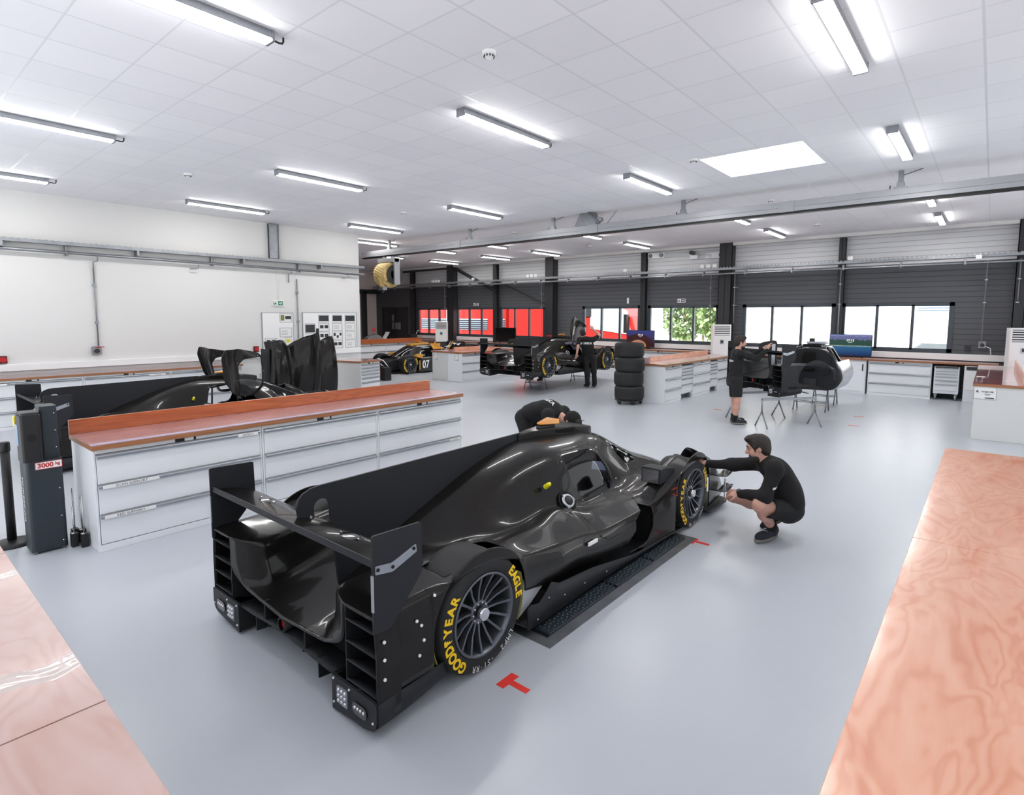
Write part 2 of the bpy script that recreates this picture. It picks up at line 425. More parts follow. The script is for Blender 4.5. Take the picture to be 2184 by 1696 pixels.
# trims: wall trunking under the windows and on the left wall, ceiling edge
struct('trim_1', MB().box((-22.3, YB-.09, .97), (.35, YB, 1.13)), M['white'], .008)
struct('trim_2', MB().box((XL, YF, 1.0), (XL+.07, 9.6, 1.13)), M['white'], .008)
struct('trim_3', MB().box((XF, YB-.28, CH-.09), (XR, YB, CH)), M['white_wall'])
struct('baseboard_left', MB().box((XL, YF, 0), (XL+.015, 9.6, .1)), M['cab_side'])
# steel columns of the window wall
def column(name, x, wd, dp, z0=0.0):
    mb = MB(); y0, y1 = YB-dp, YB
    mb.box((x-wd/2, y0, z0), (x+wd/2, y0+.016, CH)); mb.box((x-wd/2, y1-.016, z0), (x+wd/2, y1, CH)); mb.box((x-.006, y0, z0), (x+.006, y1, CH))
    if wd > .3: mb.box((x-wd/2, y0, z0), (x-wd/2+.016, y1, CH)); mb.box((x+wd/2-.016, y0, z0), (x+wd/2, y1, CH))
    return struct(name, mb, M['column'])
for i, (x, wd) in enumerate(((-21.9, .22), (-19.05, .4), (-16.4, .2), (-13.4, .4), (-9.42, .18), (-6.52, .4), (-3.33, .16), (.55, .4))):
    column('column_%d' % (i+1), x, wd, .3 if wd > .3 else .18)
mb = MB(); addbar(mb, (-18.85, YB-.2, CH-.12), (-16.3, YB-.2, 3.1), .12); addbar(mb, (-16.4, YB-.16, 3.6), (-13.6, YB-.16, 2.5), .05)
addbar(mb, (-24.9, YB-.2, CH-.15), (-19.05, YB-.2, CH-.1), .14, .1)
struct('trim_4', mb, M['column'])
mb = MB(); mb.box((-24.9, 17.2, 0), (-24.7, 17.4, 3.3)); mb.box((-24.95, 15.5, 3.2), (-24.7, YB, 3.4)); struct('column_9', mb, M['column'])
# ------------------------------------------------------------------ lamps
m_diff = mat('lit_lamp_diffuser', rgb(250, 250, 250), .5, emit=(1, .985, .96, 1), es=LAMP_POWER)
def batten():
    t = thing('ceiling_light', '', 'ceiling light', (0, 0, CH))
    MB().prism([(-.055, -.0), (.055, 0), (.06, -.066), (-.06, -.066)], 1, -.78, .78).build('housing', M['steel'], t, .004)
    MB().prism([(-.058, -.066), (.058, -.066), (.048, -.084), (-.048, -.084)], 1, -.765, .765).build('diffuser', m_diff, t)
    for s in (-1, 1): MB().box((-.062, s*.78-.012, -.088), (.062, s*.78+.012, .0)).build('end_cap', M['steel'], t, .004)
    MB().tube([(0, .79, -.05), (0, .86, -.055), (0, .885, -.05), (0, .895, -.03), (0, .895, 0)], .008, 6).build('cable', M['black'], t)
    return t
base_l = batten(); first = True
desc_x = {-1.07: 'right of the skylight', -4.67: 'left of the skylight', -8.82: 'over the middle bay', -12.45: 'beside the white left wall', -14.87: 'past the left wall', -17.8: 'over the far left bay'}
desc_y = {1.63: 'nearest the camera', 5.36: 'second row from the camera', 9.08: 'third row, near the beam', 13.44: 'just behind the overhead beam', 16.41: 'last row by the windows'}
for x in (-1.07, -4.67, -8.82, -12.45, -14.87, -17.8):
    for y in (1.63, 5.36, 9.08, 13.44, 16.41):
        if (x == -14.87 and y < 9) or (x == -17.8 and y < 9): continue
        if x == -1.07 and y == 1.63: continue
        if x == -14.87 and y == 9.08: y = 10.85
        if x == -17.8 and y == 9.08: continue
        o = base_l if first else dup(base_l, (x, y, CH)); first = False; o.location = (x, y, CH)
        o['label'] = 'slim lit ceiling light %s, %s' % (desc_x[x], desc_y.get(y, 'just in front of the beam')); o['group'] = 'linear ceiling lights'
# smoke detectors
def detector():
    t = thing('smoke_detector', '', 'smoke detector', (0, 0, CH))
    MB().lathe([(.001, -.055), (.035, -.052), (.045, -.03), (.06, -.028), (.062, 0)], 2, 24).build('head', M['white'], t)
    mb = MB()
    for k in range(10): a = 2*PI*k/10; mb.box((.044*math.cos(a)-.004, .044*math.sin(a)-.004, -.048), (.044*math.cos(a)+.004, .044*math.sin(a)+.004, -.03))
    mb.build('vent_slots', M['dgrey'], t)
    return t
d0 = detector()
for i, (x, y, l) in enumerate(((-3.52, 3.8, 'nearest the camera at top centre'), (-10.2, 3.79, 'near the white left wall'), (-10.2, 8.2, 'in the third light row'), (-3.51, 8.19, 'at the left corner of the skylight'), (-3.5, 11.92, 'between skylight and beam'), (-3.49, 15.71, 'behind the beam, toward the right windows'), (-10.2, 12.01, 'just behind the middle of the beam'), (-13.68, 12.88, 'behind the left end of the beam'), (-10.2, 15.82, 'behind the beam, toward the truck window'))):
    o = d0 if i == 0 else dup(d0)
    o.location = (x, y, CH); o['label'] = 'small white smoke detector ' + l; o['group'] = 'smoke detectors'
# ------------------------------------------------------------------ overhead beam, hangers, hose reel
t = thing('extraction_rail', 'long aluminium overhead rail with a black slot underneath, hung from the ceiling', 'overhead rail', (0, 10.9, 3.86))
mb = MB(); mb.box((-15.6, -.09, .035), (3.6, .09, .21)); mb.box((-15.6, -.096, .105), (3.6, .096, .112)); mb.box((-15.61, -.095, .03), (-15.6, .095, .215)); mb.build('rail_profile', M['alu'], t, .006)
MB().box((-15.6, -.055, 0), (3.6, .055, .035)).build('rubber_slot_seal', M['black'], t)
for x in (-11.2, -6.9, -2.9): MB().box((x-.12, -.1, .03), (x+.12, .1, .215)).build('joint_sleeve', M['alu'], t)
def hanger():
    t = thing('rail_hanger', '', 'ceiling bracket', (0, 10.9, 4.07))
    mb = MB(); mb.box((-.035, -.035, .05), (.035, .035, CH-4.07)); mb.build('hanger_post', M['steel'], t, .004)
    mb = MB(); mb.box((-.09, -.06, 0), (.09, .06, .03)); mb.box((-.05, -.045, .03), (.05, .045, .1)); mb.build('clamp', M['steel'], t, .004)
    mb = MB(); mb.tube([(-.14, 0, .0), (-.14, 0, .07)], .008, 6); mb.tube([(.0, 0, .2), (.28, .02, CH-4.07)], .006, 5); mb.build('tie_rod', M['dgrey'], t)
    return t
h0 = hanger()
for i, x in enumerate((-14.25, -10.8, -8.05, -4.85, -1.25)):
    o = h0 if i == 0 else dup(h0)
    o.location = (x, 10.9, 4.07); o['label'] = 'grey bracket hanging the rail, ' + ('at its left end above the hose reel', 'second from the hose reel', 'just left of the duct box', 'between duct box and skylight', 'right of the skylight')[i]; o['group'] = 'rail hangers'
t = thing('duct_box', 'tapered grey sheet metal duct box on top of the overhead rail', 'duct', (-7.1, 10.9, 4.07))
v = [(-.3, -.1, 0), (.3, -.1, 0), (.3, .1, 0), (-.3, .1, 0), (-.16, -.08, .27), (.2, -.08, .27), (.2, .08, .27), (-.16, .08, .27)]
MB().add(v, [(0,3,2,1),(4,5,6,7),(0,1,5,4),(1,2,6,5),(2,3,7,6),(3,0,4,7)]).build('box', M['steel'], t, .006)
mb = MB(); mb.tube([(.1, -.13, .27), (.36, -.12, .02)], .02, 6); mb.cyl((.35, -.1, .1), .06, .1, 1, 14); mb.tube([(.5, 0, .0), (.75, 0, .27)], .008, 6); mb.build('damper_arm', M['steel'], t)
t = thing('hose_reel', 'exhaust hose reel with wound yellow-tan hose under the left end of the rail', 'hose reel', (-14.15, 10.9, 3.3))
# reel axis along x-ish
mb = MB(); mb.cyl((.12, 0, 0), .30, .03, 0, 36); mb.cyl((-.5, 0, 0), .30, .03, 0, 36); mb.cyl((-.5, 0, 0), .16, .65, 0, 24); mb.build('drum', M['black'], t)
mb = MB(); N = 760; T = 4.6
pts = []; rad = []
for i in range(N+1):
    a = 2*PI*T*i/N; pts.append((-.46 + .48*i/N, .28*math.cos(a), .28*math.sin(a))); rad.append(.098 + .009*math.cos(2*PI*i/6))
mb.tube(pts, rad, 10); pts = [(-.2, -.27, 0), (-.2, -.29, -.12), (-.2, -.26, -.24), (-.2, -.2, -.36)]
q = [Vector(pts[0]).lerp(Vector(pts[-1]), 0)]
P = catmull(np.array(pts), [0, 1, 2, 3], np.linspace(0, 3, 90)); mb.tube([tuple(x) for x in P], [.085 + .007*math.cos(2*PI*i/4.5) for i in range(90)], 10)
mb.build('wound_hose', mat('tan_ribbed_hose', rgb(206, 178, 118), .6), t)
mb = MB(); mb.box((.15, -.07, -.3), (.22, .13, .5)); mb.box((-.58, -.1, .38), (.22, .1, .5)); mb.box((-.58, -.07, -.05), (-.53, .07, .5)); mb.tube([(-.56, 0, 0), (.2, 0, 0)], .03, 10)
for x in (-.35, .05): mb.box((x-.05, -.05, .48), (x+.05, .05, .56))
mb.build('reel_bracket', M['alu'], t, .006)
mb = MB(); mb.box((-.28, -.28, -.46), (-.1, -.12, -.36)); mb.tube([(-.26, -.2, -.46), (-.2, -.2, -.54), (-.12, -.2, -.47)], .01, 6); mb.build('nozzle_clamp', M['steel'], t, .01)
# ------------------------------------------------------------------ cable trays, pipes, drops
def tray(name, a, b, label, posts):
    a = Vector(a); b = Vector(b); t = thing(name, label, 'cable tray', (0, 0, 0))
    mb = MB(); horiz = 1 if abs((b-a).x) > abs((b-a).y) else 0   # depth axis
    lo = [min(a[i], b[i]) for i in range(3)]; hi = [max(a[i], b[i]) for i in range(3)]
    d = .18
    l2 = lo[:]; h2 = hi[:]; h2[horiz] += d; h2[2] = lo[2]+.008; mb.box(l2, h2)
    for off in (0, d):
        l2 = lo[:]; h2 = hi[:]; l2[horiz] += off-.004; h2[horiz] += off+.004; h2[2] = lo[2]+.06; mb.box(l2, h2)
    run = 0 if horiz == 1 else 1; q = lo[run]
    while q < hi[run]:
        l2 = lo[:]; l2[run] = q; l2[2] += .06; h2 = lo[:]; h2[run] = q+.05; h2[horiz] += .006; h2[2] += .085; mb.box(l2, h2); q += .1
    mb.build('tray', M['steel'], t)
    return t
tray('cable_tray', (-24.5, YB-.55, 3.5), (3.5, YB-.55, 3.5), 'long galvanised cable tray across the window wall', [])
mb = MB(); mb.tube([(-24.5, YB-.6, 3.4), (3.5, YB-.6, 3.36)], .025, 8); mb.tube([(-24.5, YB-.52, 3.42), (3.5, YB-.52, 3.38)], .02, 8)
for x in np.arange(-24, 3.4, 1.3): mb.box((x-.02, YB-.64, 3.33), (x+.02, YB-.5, 3.46))
tag(mb.build('compressed_air_pipe', M['steel']), 'pair of galvanised pipes running just under the window wall cable tray', 'pipe')
for i, (xs_, z) in enumerate((((-19.9, -19.72, -19.54), 3.59), ((-14.25, -14.05, -13.85), 3.6), ((-17.3,), 3.6), ((-9.9,), 3.6), ((-7.15, -6.95, -6.75), 3.59), ((-3.05,), 3.59), ((-.35,), 3.45))):
    for k, x in enumerate(xs_):
        o = MB().rbox((x-.06, YB-.6, z), (x+.06, YB-.52, z+.1), .02, 1).build('junction_box', M['white'])
        tag(o, ('left', 'centre', 'right')[k] + ' white box of three on the tray ' + ('above the leftmost red window', 'right of the third red window', '', '', 'at the black column by the man', '', '')[i] if len(xs_) > 1 else 'white junction box on the window wall cable tray, ' + ('', '', 'above the second red window', 'above the truck window', '', 'between the two rightmost windows', 'above the rightmost window')[i], 'junction box', 'junction boxes on the tray')
drops = [(-19.35, 2.0, 'beside the leftmost white tall unit'), (-13.75, 1.15, 'right of the third red window'), (-6.95, 1.85, 'left pipe at the black column by the man'), (-6.2, 1.85, 'right pipe at the black column by the man'), (-3.3, 1.15, 'between the two white windows'), (-.18, 1.4, 'right of the rightmost window'), (.42, 2.45, 'at the right edge of the photo')]
for x, z, l in drops:
    mb = MB(); mb.tube([(x, YB-.55, 3.4), (x, YB-.33, 3.36), (x, YB-.33, z)], .014, 6)
    for zz in (2.4, 2.95): mb.box((x-.03, YB-.36, zz), (x+.03, YB-.3 if abs(x+3.33) < .1 or abs(x-.55) < .25 else YB, zz+.03))
    tag(mb.build('conduit', M['alu']), 'thin conduit down the window wall, ' + l, 'conduit', 'window wall conduits')
# left wall services
tray('cable_tray', (XL+.02, YF, 3.4), (XL+.02, 9.7, 3.4), 'galvanised cable tray along the white left wall', [])
mb = MB(); mb.tube([(XL+.12, YF, 3.3), (XL+.12, 9.75, 3.22)], .03, 8)
for y in (0.4, 2.9, 5.6, 7.75): mb.cyl((XL+.12, y, 3.27-.007*y), .042, .03, 1, 10); mb.box((XL, y-.01, 3.2), (XL+.1, y+.01, 3.42))
for y in (1.95, 4.1, 6.3, 8.35): mb.box((XL, y-.02, 3.3), (XL+.2, y+.02, 3.4))
for y in (5.3, 9.2): mb.tube([(XL+.12, y, 3.2), (XL+.12, y, 3.12), (XL+.12, y-.1, 3.1), (XL+.05, y-.16, 3.1)], .012, 6)
for y in (3.4, 7.55): mb.tube([(XL+.12, y, 3.22), (XL+.1, y, 3.14), (XL+.04, y-.06, 3.12), (XL+.04, y-.06, 2.9)], .013, 6)
tag(mb.build('compressed_air_pipe', M['steel']), 'grey pipe with drop valves below the left wall cable tray', 'pipe')
mb = MB(); mb.box((XL, 7.0, 3.49), (XL+.05, 7.26, CH-.01)); mb.box((XL, 7.0, 3.49), (XL+.09, 7.02, CH-.01)); mb.box((XL, 7.24, 3.49), (XL+.09, 7.26, CH-.01))
tag(mb.build('cable_riser', M['steel'], None, .004), 'galvanised vertical cable channel rising from the left tray to the ceiling', 'cable channel')
for y, z0, z1, l in ((3.34, 1.42, 3.0, 'dropping to the wall socket on the white left wall'), (7.72, 1.3, 3.0, 'dropping between the two whiteboards')):
    mb = MB(); mb.tube([(XL+.03, y, z0), (XL+.03, y, z1)], .014, 6)
    for zz in (1.9, 2.65): mb.cyl((XL+.01, y, zz), .035, .04, 0, 10)
    tag(mb.build('conduit', M['steel']), 'grey conduit ' + l, 'conduit')
tag(MB().tube([(XL+.015, 7.2, 2.43), (XL+.015, 7.2, 3.4)], .008, 6).build('conduit', M['white']), 'thin pale cable running up from the green exit sign', 'conduit')
def exit_sign(loc, rz, label, green=True):
    t = thing('exit_sign', label, 'exit sign', loc, rz)
    MB().rbox((-.14, 0, -.065), (.14, .05, .065), .012, 1).build('casing', M['white'], t)
    mb = MB(); mb.box((-.0, .05, -.052), (.125, .053, .052)); mb.build('panel', mat('green_sign_panel', rgb(22, 132, 84), .4) if green else M['dgrey'], t)
    mb = MB(); z = .054
    def pl(pts): mb.add([(p[0], z, p[1]) for p in pts], [tuple(range(len(pts)))])
    pl([(.02, -.012), (.07, -.012), (.07, .012), (.02, .012)]); pl([(.06, -.035), (.072, -.035), (.112, 0), (.072, .035), (.06, .035), (.092, 0)])
    mb.build('arrow', M['white'], t)
    mb = MB()
    pl([(-.1, -.04), (-.085, -.045), (-.06, -.005), (-.055, .012), (-.075, .012), (-.1, -.005)]); pl([(-.07, -.01), (-.045, -.02), (-.04, -.045), (-.05, -.045), (-.056, -.028), (-.08, -.02)])
    pl([(-.066, .018), (-.05, .018), (-.05, .034), (-.066, .034)]); pl([(-.055, .012), (-.03, .002), (-.033, -.006), (-.06, .004)])
    mb.box((-.125, .05, -.05), (-.115, .053, .05)); mb.build('running_figure', mat('green_sign_figure', rgb(30, 120, 80), .4) if green else M['dgrey'], t)
    for c in bpy.data.objects:
        if c.parent == t and c.type == 'MESH':
            for v in c.data.vertices: v.co.x = -v.co.x
            recalc(c.data)
    return t
exit_sign((XL, 7.18, 2.37), -PI/2, 'green and white exit sign high on the white left wall')
exit_sign((-17.66, YB, 2.57), PI, 'small exit sign above the second red window', False)
exit_sign((-8.05, YB, 2.59), PI, 'small exit sign above the window with trees', False)
# sockets, call points
def socket(loc, rz, label):
    t = thing('power_socket', label, 'socket', loc, rz)
    MB().rbox((-.075, 0, -.085), (.075, .06, .085), .01, 1).build('box', M['steel'], t, .004)
    MB().cyl((0, .06, -.01), .045, .035, 1, 18).build('outlet', M['dgrey'], t); return t
sk1 = socket((XL, 3.3, 1.33), -PI/2, 'grey industrial power socket with red lever on the white left wall')
MB().tube([(.05, .05, .06), (-.13, .07, .07)], .01, 6).build('lever', M['red'], sk1)
socket((-.16, YB, 1.38), PI, 'pale wall socket with plugged cable right of the rightmost window')
tag(MB().tube([(-.1, YB-.06, 1.34), (-.0, YB-.1, 1.3), (.02, YB-.08, 1.13)], .012, 6).build('cable', M['white']), 'white cable hanging from the socket by the right window', 'cable')
o = MB().rbox((-.5, YB-.07, 1.19), (-.38, YB, 1.36), .02, 1).build('call_point', M['dgrey']); tag(o, 'small dark wall alarm box right of the rightmost window', 'alarm')
def alarm(y, label):
    t = thing('alarm_sounder', label, 'alarm', (XL, y, 1.22), -PI/2)
    MB().rbox((-.06, 0, -.07), (.06, .05, .07), .012, 1).build('base', mat('maroon_plastic', rgb(96, 30, 34), .4), t)
    MB().cyl((0, .05, 0), .05, .03, 1, 20).build('sounder', M['red'], t); return t
alarm(1.86, 'red alarm box on the left wall at the photo\'s left edge'); alarm(6.58, 'red alarm box left of the whiteboards')
tag(MB().rbox((XL, 1.62, 1.05), (XL+.05, 1.74, 1.3), .01, 0).build('wall_thermostat', M['white']), 'white wall box beside the left edge alarm', 'wall box')
# emergency lamp and camera on the window wall
t = thing('emergency_light', 'twin-lamp emergency light box near the ceiling of the window wall', 'emergency light', (-9.0, YB, 4.14), PI)
MB().rbox((-.3, 0, -.09), (.3, .08, .09), .02, 1).build('casing', M['white'], t)
for s in (-1, 1): MB().cyl((s*.2, .08, 0), .07, .03, 1, 18).build('lamp', M['led'], t)
o = dup(t, (-6.95, YB, 4.02), PI, 'twin-lamp emergency light box beside the main black column')
t = thing('wall_camera', 'security camera bracket high on the window wall', 'camera', (-7.65, YB, 4.1), PI)
MB().rbox((-.13, 0, -.16), (.13, .1, -.03), .02, 1).build('junction', M['white'], t); mb = MB(); mb.cyl((.0, .1, .03), .07, .22, 1, 16); mb.build('camera_body', M['dgrey'], t); MB().box((-.02, 0, -.04), (.16, .12, .12)).build('bracket', M['white'], t)
mb = MB(); mb.box((-10.12, YB-.02, 2.52), (-10.04, YB, 2.72)); tag(mb.build('window_sensor', M['white'], None, .006), 'tiny white sensor above the truck window', 'sensor')
# ------------------------------------------------------------------ outside
tag(MB().box((-80, YB+.3, -.35), (60, 90, -.25)).build('pale_asphalt_ground', mat('pale_concrete_yard', rgb(222, 222, 222), .8)), kind='structure')
m_tr = mat('red_trailer_paint', rgb(208, 44, 40), .3, coat=.5)
m_lou = mat('grey_trailer_louvres', rgb(150, 172, 192), .5)
t = thing('trailer', 'red trailer with grey louvred stripe parked outside the three left windows', 'trailer', (-20.6, 22, -.25))
MB().box((-6.9, 0, .5), (4.2, 2.6, 4.3)).build('trailer_box', m_tr, t, .04)
for xa, xb in ((-5.2, -2.9), (-2.2, .1), (.6, 1.3)):
    mb = MB()
    for k in range(5): mb.box((xa, -.05, 1.62+.11*k), (xb, 0, 1.665+.11*k))
    MB().box((xa, -.03, 1.57), (xb, -.001, 2.16)).build('louvre_panel', m_lou, t); mb.build('louvre_slats', M['dgrey'], t)
MB().box((-6.5, .2, 0), (-5.6, 2.4, .5)).build('chassis', M['black'], t); mb = MB()
for x in (-4, -2.8, 5): mb.cyl((x, 0.05, .45), .45, .35, 1, 24)
mb.build('wheel_set', M['rubber'], t)
for x in (-5.45, -2.3, 1.35):
    mb = MB(); mb.cyl((x, -.6, 0), .1, 4, 2, 12); tag(mb.build('canopy_post', M['white'], None, 0, (-20.6, 22, -.25)), 'white post outside the red windows, ' + {-5.45: 'left', -2.3: 'middle', 1.35: 'right'}[x], 'post', 'white posts outside')
t = thing('truck', 'red lorry cab with white upper side outside the middle window', 'truck', (-13.2, 22, -.25))
mb = MB(); mb.prism([(-1.4, .4), (1.35, .4), (1.5, 1.4), (1.2, 2.3), (.4, 2.75), (-1.4, 2.9)], 1, 0, 2.4); mb.build('cab', m_tr, t, .05)
mb = MB(); mb.prism([(-.9, 1.75), (1.22, 1.5), (1.0, 2.55), (.3, 2.85), (-.9, 2.95)], 1, -.02, 0); mb.build('side_window', mat('pale_truck_glass', rgb(170, 190, 200), .1), t)
mb = MB(); mb.box((-1.35, -.04, 2.3), (-.85, 0, 2.95)); mb.build('air_deflector', M['dgrey'], t); mb = MB(); mb.box((.95, -.25, 1.6), (1.1, -.05, 2.4)); mb.build('mirror', M['black'], t)
MB().box((1.3, 0, .4), (1.75, 2.4, 1.5)).build('bumper', mat('pale_truck_panel', rgb(236, 220, 216), .3), t, .05)
mb = MB(); mb.cyl((.2, -.02, .45), .45, .3, 1, 24); mb.build('wheel', M['rubber'], t)
tag(MB().box((-10.95, 21.6, -.25), (-10.4, 21.7, 4.2)).build('banner_flag', M['white']), 'tall white feather flag outside the window with trees', 'flag')
m_leaf = mat('pale_green_foliage', rgb(150, 178, 120), .8, vary=.5, vscale=2.2); m_bark = mat('tree_bark', rgb(120, 105, 90), .9)
def tree(x, y, h, r, label):
    t = thing('tree', label, 'tree', (x, y, -.25)); mb = MB(); rnd = random.Random(int(x*100))
    for k in range(1500):
        a = rnd.uniform(0, 2*PI); zz = rnd.uniform(-1, 1); q = r*math.sqrt(1-zz*zz)*rnd.uniform(.55, 1)
        c = Vector((q*math.cos(a), q*math.sin(a), h*.55 + zz*h*.42)); n = Vector((rnd.gauss(0, 1), rnd.gauss(0, 1), rnd.gauss(0, 1))).normalized(); u = n.orthogonal().normalized()*rnd.uniform(.07, .19); v = n.cross(u)
        mb.add([c-u-v*.6, c+u-v*.6, c+u+v*.6, c-u+v*.6], [(0,1,2,3)])
    mb.build('crown', m_leaf, t); MB().tube([(0, 0, 0), (0, 0, h*.6)], [.12, .05], 8).build('trunk', m_bark, t)
for i, (x, y, h, r) in enumerate(((-15.7, 36, 5.5, 1.6), (-18.4, 46, 7.5, 2.2), (-12.7, 34.3, 4.2, 1.2), (-23.2, 43, 7, 2.0), (-13.6, 41.5, 6, 1.8))):
    tree(x, y, h, r, 'pale green tree outside the tree window, ' + ('in its middle', 'tallest, behind the middle one', 'low one at right', 'leftmost', 'at its right edge')[i])
mb = MB()
rnd = random.Random(5)
for k in range(1500):
    x = rnd.uniform(-21, -10.5); y = rnd.uniform(27, 33.5); h = rnd.uniform(.3, .9); mb.add([(x-.05, y, -.25), (x+.05, y, -.25), (x+rnd.uniform(-.2, .2), y, h)], [(0,1,2)])
tag(mb.build('tall_grass', mat('dry_pale_grass', rgb(205, 210, 165), .9)), 'pale tall grass beyond the yard outside the tree window', 'grass', kind='stuff')
t = thing('white_building', 'bright white building outside the two right windows', 'building', (0, 27, -.25))
MB().box((-9.4, 0, 0), (9, 6, 7)).build('facade', mat('white_render', rgb(250, 250, 250), .8), t)
mb = MB()
for k in range(4): mb.box((-2.3, -.05, 2.48+.1*k), (-1.25, 0, 2.55+.1*k))
mb.build('vent_louvre', m_lou, t)
mb = MB(); put_text(mb, 'MOTORSPORT', .5, (-7.4, -.02, 2.86), (1, 0, 0), (0, 0, 1)); mb.build('lettering', mat('pale_grey_letters', rgb(205, 208, 214), .6), t)
t = thing('parked_car', 'grey car parked outside, low in the corner of the rightmost window', 'car', (-1.75, 24.5, -.25))
mb = MB(); mb.prism([(-1.1, .3), (3, .3), (3, .85), (2.2, 1.0), (1.5, 1.45), (-.1, 1.45), (-.7, .95), (-1.1, .85)], 1, 0, 1.7); mb.build('car_body', mat('silver_grey_car_paint', rgb(120, 126, 132), .3, .4), t, .06)
MB().box((-1.13, .1, .62), (-1.1, .4, .78)).build('tail_light', M['red'], t); mb = MB()
for x in (-.4, 2.2): mb.cyl((x, -.01, .32), .32, .2, 1, 20)
mb.build('wheel_pair', M['rubber'], t)
# ================================================================== racing cars
# car space: x across (right +), y along (nose +), z up, origin on the floor under the rear axle
WB = 2.97; RA, RF_ = .385, .405; ZR, ZF = .345, .335
ST = [  # y, then (x, z) of 7 controls from the centre line to the outer fender edge
 (-.74, (0,.31),(.17,.325),(.33,.335),(.50,.355),(.635,.43),(.655,.62),(.90,.615)),
 (-.68, (0,.318),(.16,.328),(.30,.338),(.42,.365),(.475,.47),(.505,.61),(.90,.622)),
 (-.60, (0,.33),(.15,.335),(.27,.345),(.36,.375),(.41,.49),(.455,.615),(.90,.625)),
 (-.40, (0,.37),(.14,.37),(.26,.38),(.355,.41),(.42,.52),(.50,.635),(.90,.63)),
 (-.20, (0,.44),(.11,.435),(.24,.43),(.355,.44),(.43,.53),(.54,.645),(.90,.63)),
 (.00,  (0,.55),(.09,.535),(.23,.50),(.36,.50),(.46,.55),(.60,.645),(.898,.62)),
 (.25,  (0,.665),(.09,.64),(.23,.575),(.38,.53),(.50,.545),(.66,.63),(.892,.585)),
 (.45,  (0,.745),(.11,.72),(.25,.65),(.42,.55),(.54,.54),(.70,.595),(.88,.545)),
 (.80,  (0,.875),(.15,.855),(.31,.78),(.465,.60),(.545,.548),(.685,.59),(.872,.50)),
 (1.10, (0,.955),(.20,.93),(.35,.845),(.50,.62),(.55,.585),(.62,.60),(.86,.46)),
 (1.28, (0,.99),(.235,.955),(.38,.86),(.52,.63),(.575,.575),(.67,.545),(.868,.43)),
 (1.50, (0,1.005),(.255,.965),(.40,.87),(.53,.60),(.59,.52),(.71,.49),(.872,.415)),
 (1.95, (0,1.0),(.255,.955),(.40,.845),(.53,.57),(.61,.50),(.73,.475),(.878,.42)),
 (2.12, (0,.99),(.245,.945),(.385,.81),(.52,.56),(.62,.49),(.75,.48),(.89,.44)),
 (2.40, (0,.935),(.225,.885),(.365,.715),(.50,.53),(.60,.485),(.755,.545),(.905,.50)),
 (2.65, (0,.83),(.21,.78),(.35,.60),(.47,.50),(.575,.475),(.75,.635),(.915,.585)),
 (2.92, (0,.71),(.19,.665),(.33,.535),(.45,.455),(.56,.47),(.735,.695),(.922,.645)),
 (3.20, (0,.59),(.19,.555),(.31,.47),(.42,.40),(.545,.43),(.725,.715),(.92,.65)),
 (3.45, (0,.51),(.17,.485),(.28,.42),(.38,.34),(.52,.37),(.70,.64),(.905,.57)),
 (3.70, (0,.43),(.15,.405),(.24,.35),(.34,.28),(.50,.28),(.68,.46),(.88,.40)),
 (3.90, (0,.36),(.13,.335),(.21,.28),(.30,.22),(.48,.20),(.66,.26),(.85,.22)),
]
def arch(w, w0, zc, R): return zc + math.sqrt(max(0, R*R - (w-w0)**2))
def zbot(w):
    if w < -RA: return .105 if w < -.60 else .215
    if w <= RA: return arch(w, 0, ZR, RA)
    if w < 2.0: return float(np.interp(w, [RA, .6, 1.0, 1.5, 2.0], [.335, .275, .205, .135, .07]))
    if w < WB-RF_: return .06
    if w <= WB+RF_: return arch(w, WB, ZF, RF_)
    return .10
def shell_grid():
    ws = list(np.linspace(-.74, 3.9, 250))
    for c, R in ((0, RA), (WB, RF_)):
        ws = [q for q in ws if abs(q-c) > R + .004]
        ws += [c + R*math.cos(a) for a in np.linspace(0, PI, 60)] + [c+R+.0015, c-R-.0015]
    ws += [-.601, -.599]
    ws = np.array(sorted(ws))
    wk = np.array([s[0] for s in ST]); C = np.array([[p for p in s[1:]] for s in ST])       # (n,7,2)
    # smooth along y first, per control, then across
    CC = np.stack([catmull(C[:, k, :], wk, ws) for k in range(7)], 1)                         # (W,7,2)
    tk = np.array([0, 1, 2, 3, 4, 5, 6.0]); tt = np.concatenate([np.linspace(0, 4, 29)[:-1], np.linspace(4, 5, 11)[:-1], np.linspace(5, 6, 11)])
    rows = []
    nb = 13
    for i, w in enumerate(ws):
        top = catmull(CC[i], tk, tt)
        ue, ze = top[-1]; zb = zbot(w); side = []
        tuck = float(np.interp(w, [RA, .55, 1.0, 1.7, 2.0], [0, .03, .09, .07, 0])) if RA < w < 2 else 0
        bul = float(np.interp(w, [-.74, -.35, .4, .8, 1.3, 2.0, 2.6, 3.9], [.02, .025, .03, .045, .03, .025, .01, .01]))
        for k in range(1, nb):
            t = k/(nb-1); z = ze + (zb-ze)*t
            u = ue + bul*math.sin(min(t*2.2, 1)*PI/2) - tuck*max(0, (t-.45)/.55)**1.5
            side.append((u, z))
        rows.append([(u, w, z) for u, z in top] + [(u, w, z) for u, z in side])
    R = np.array(rows); L = R[:, :0:-1].copy(); L[:, :, 0] *= -1
    return np.concatenate([L, R], 1)
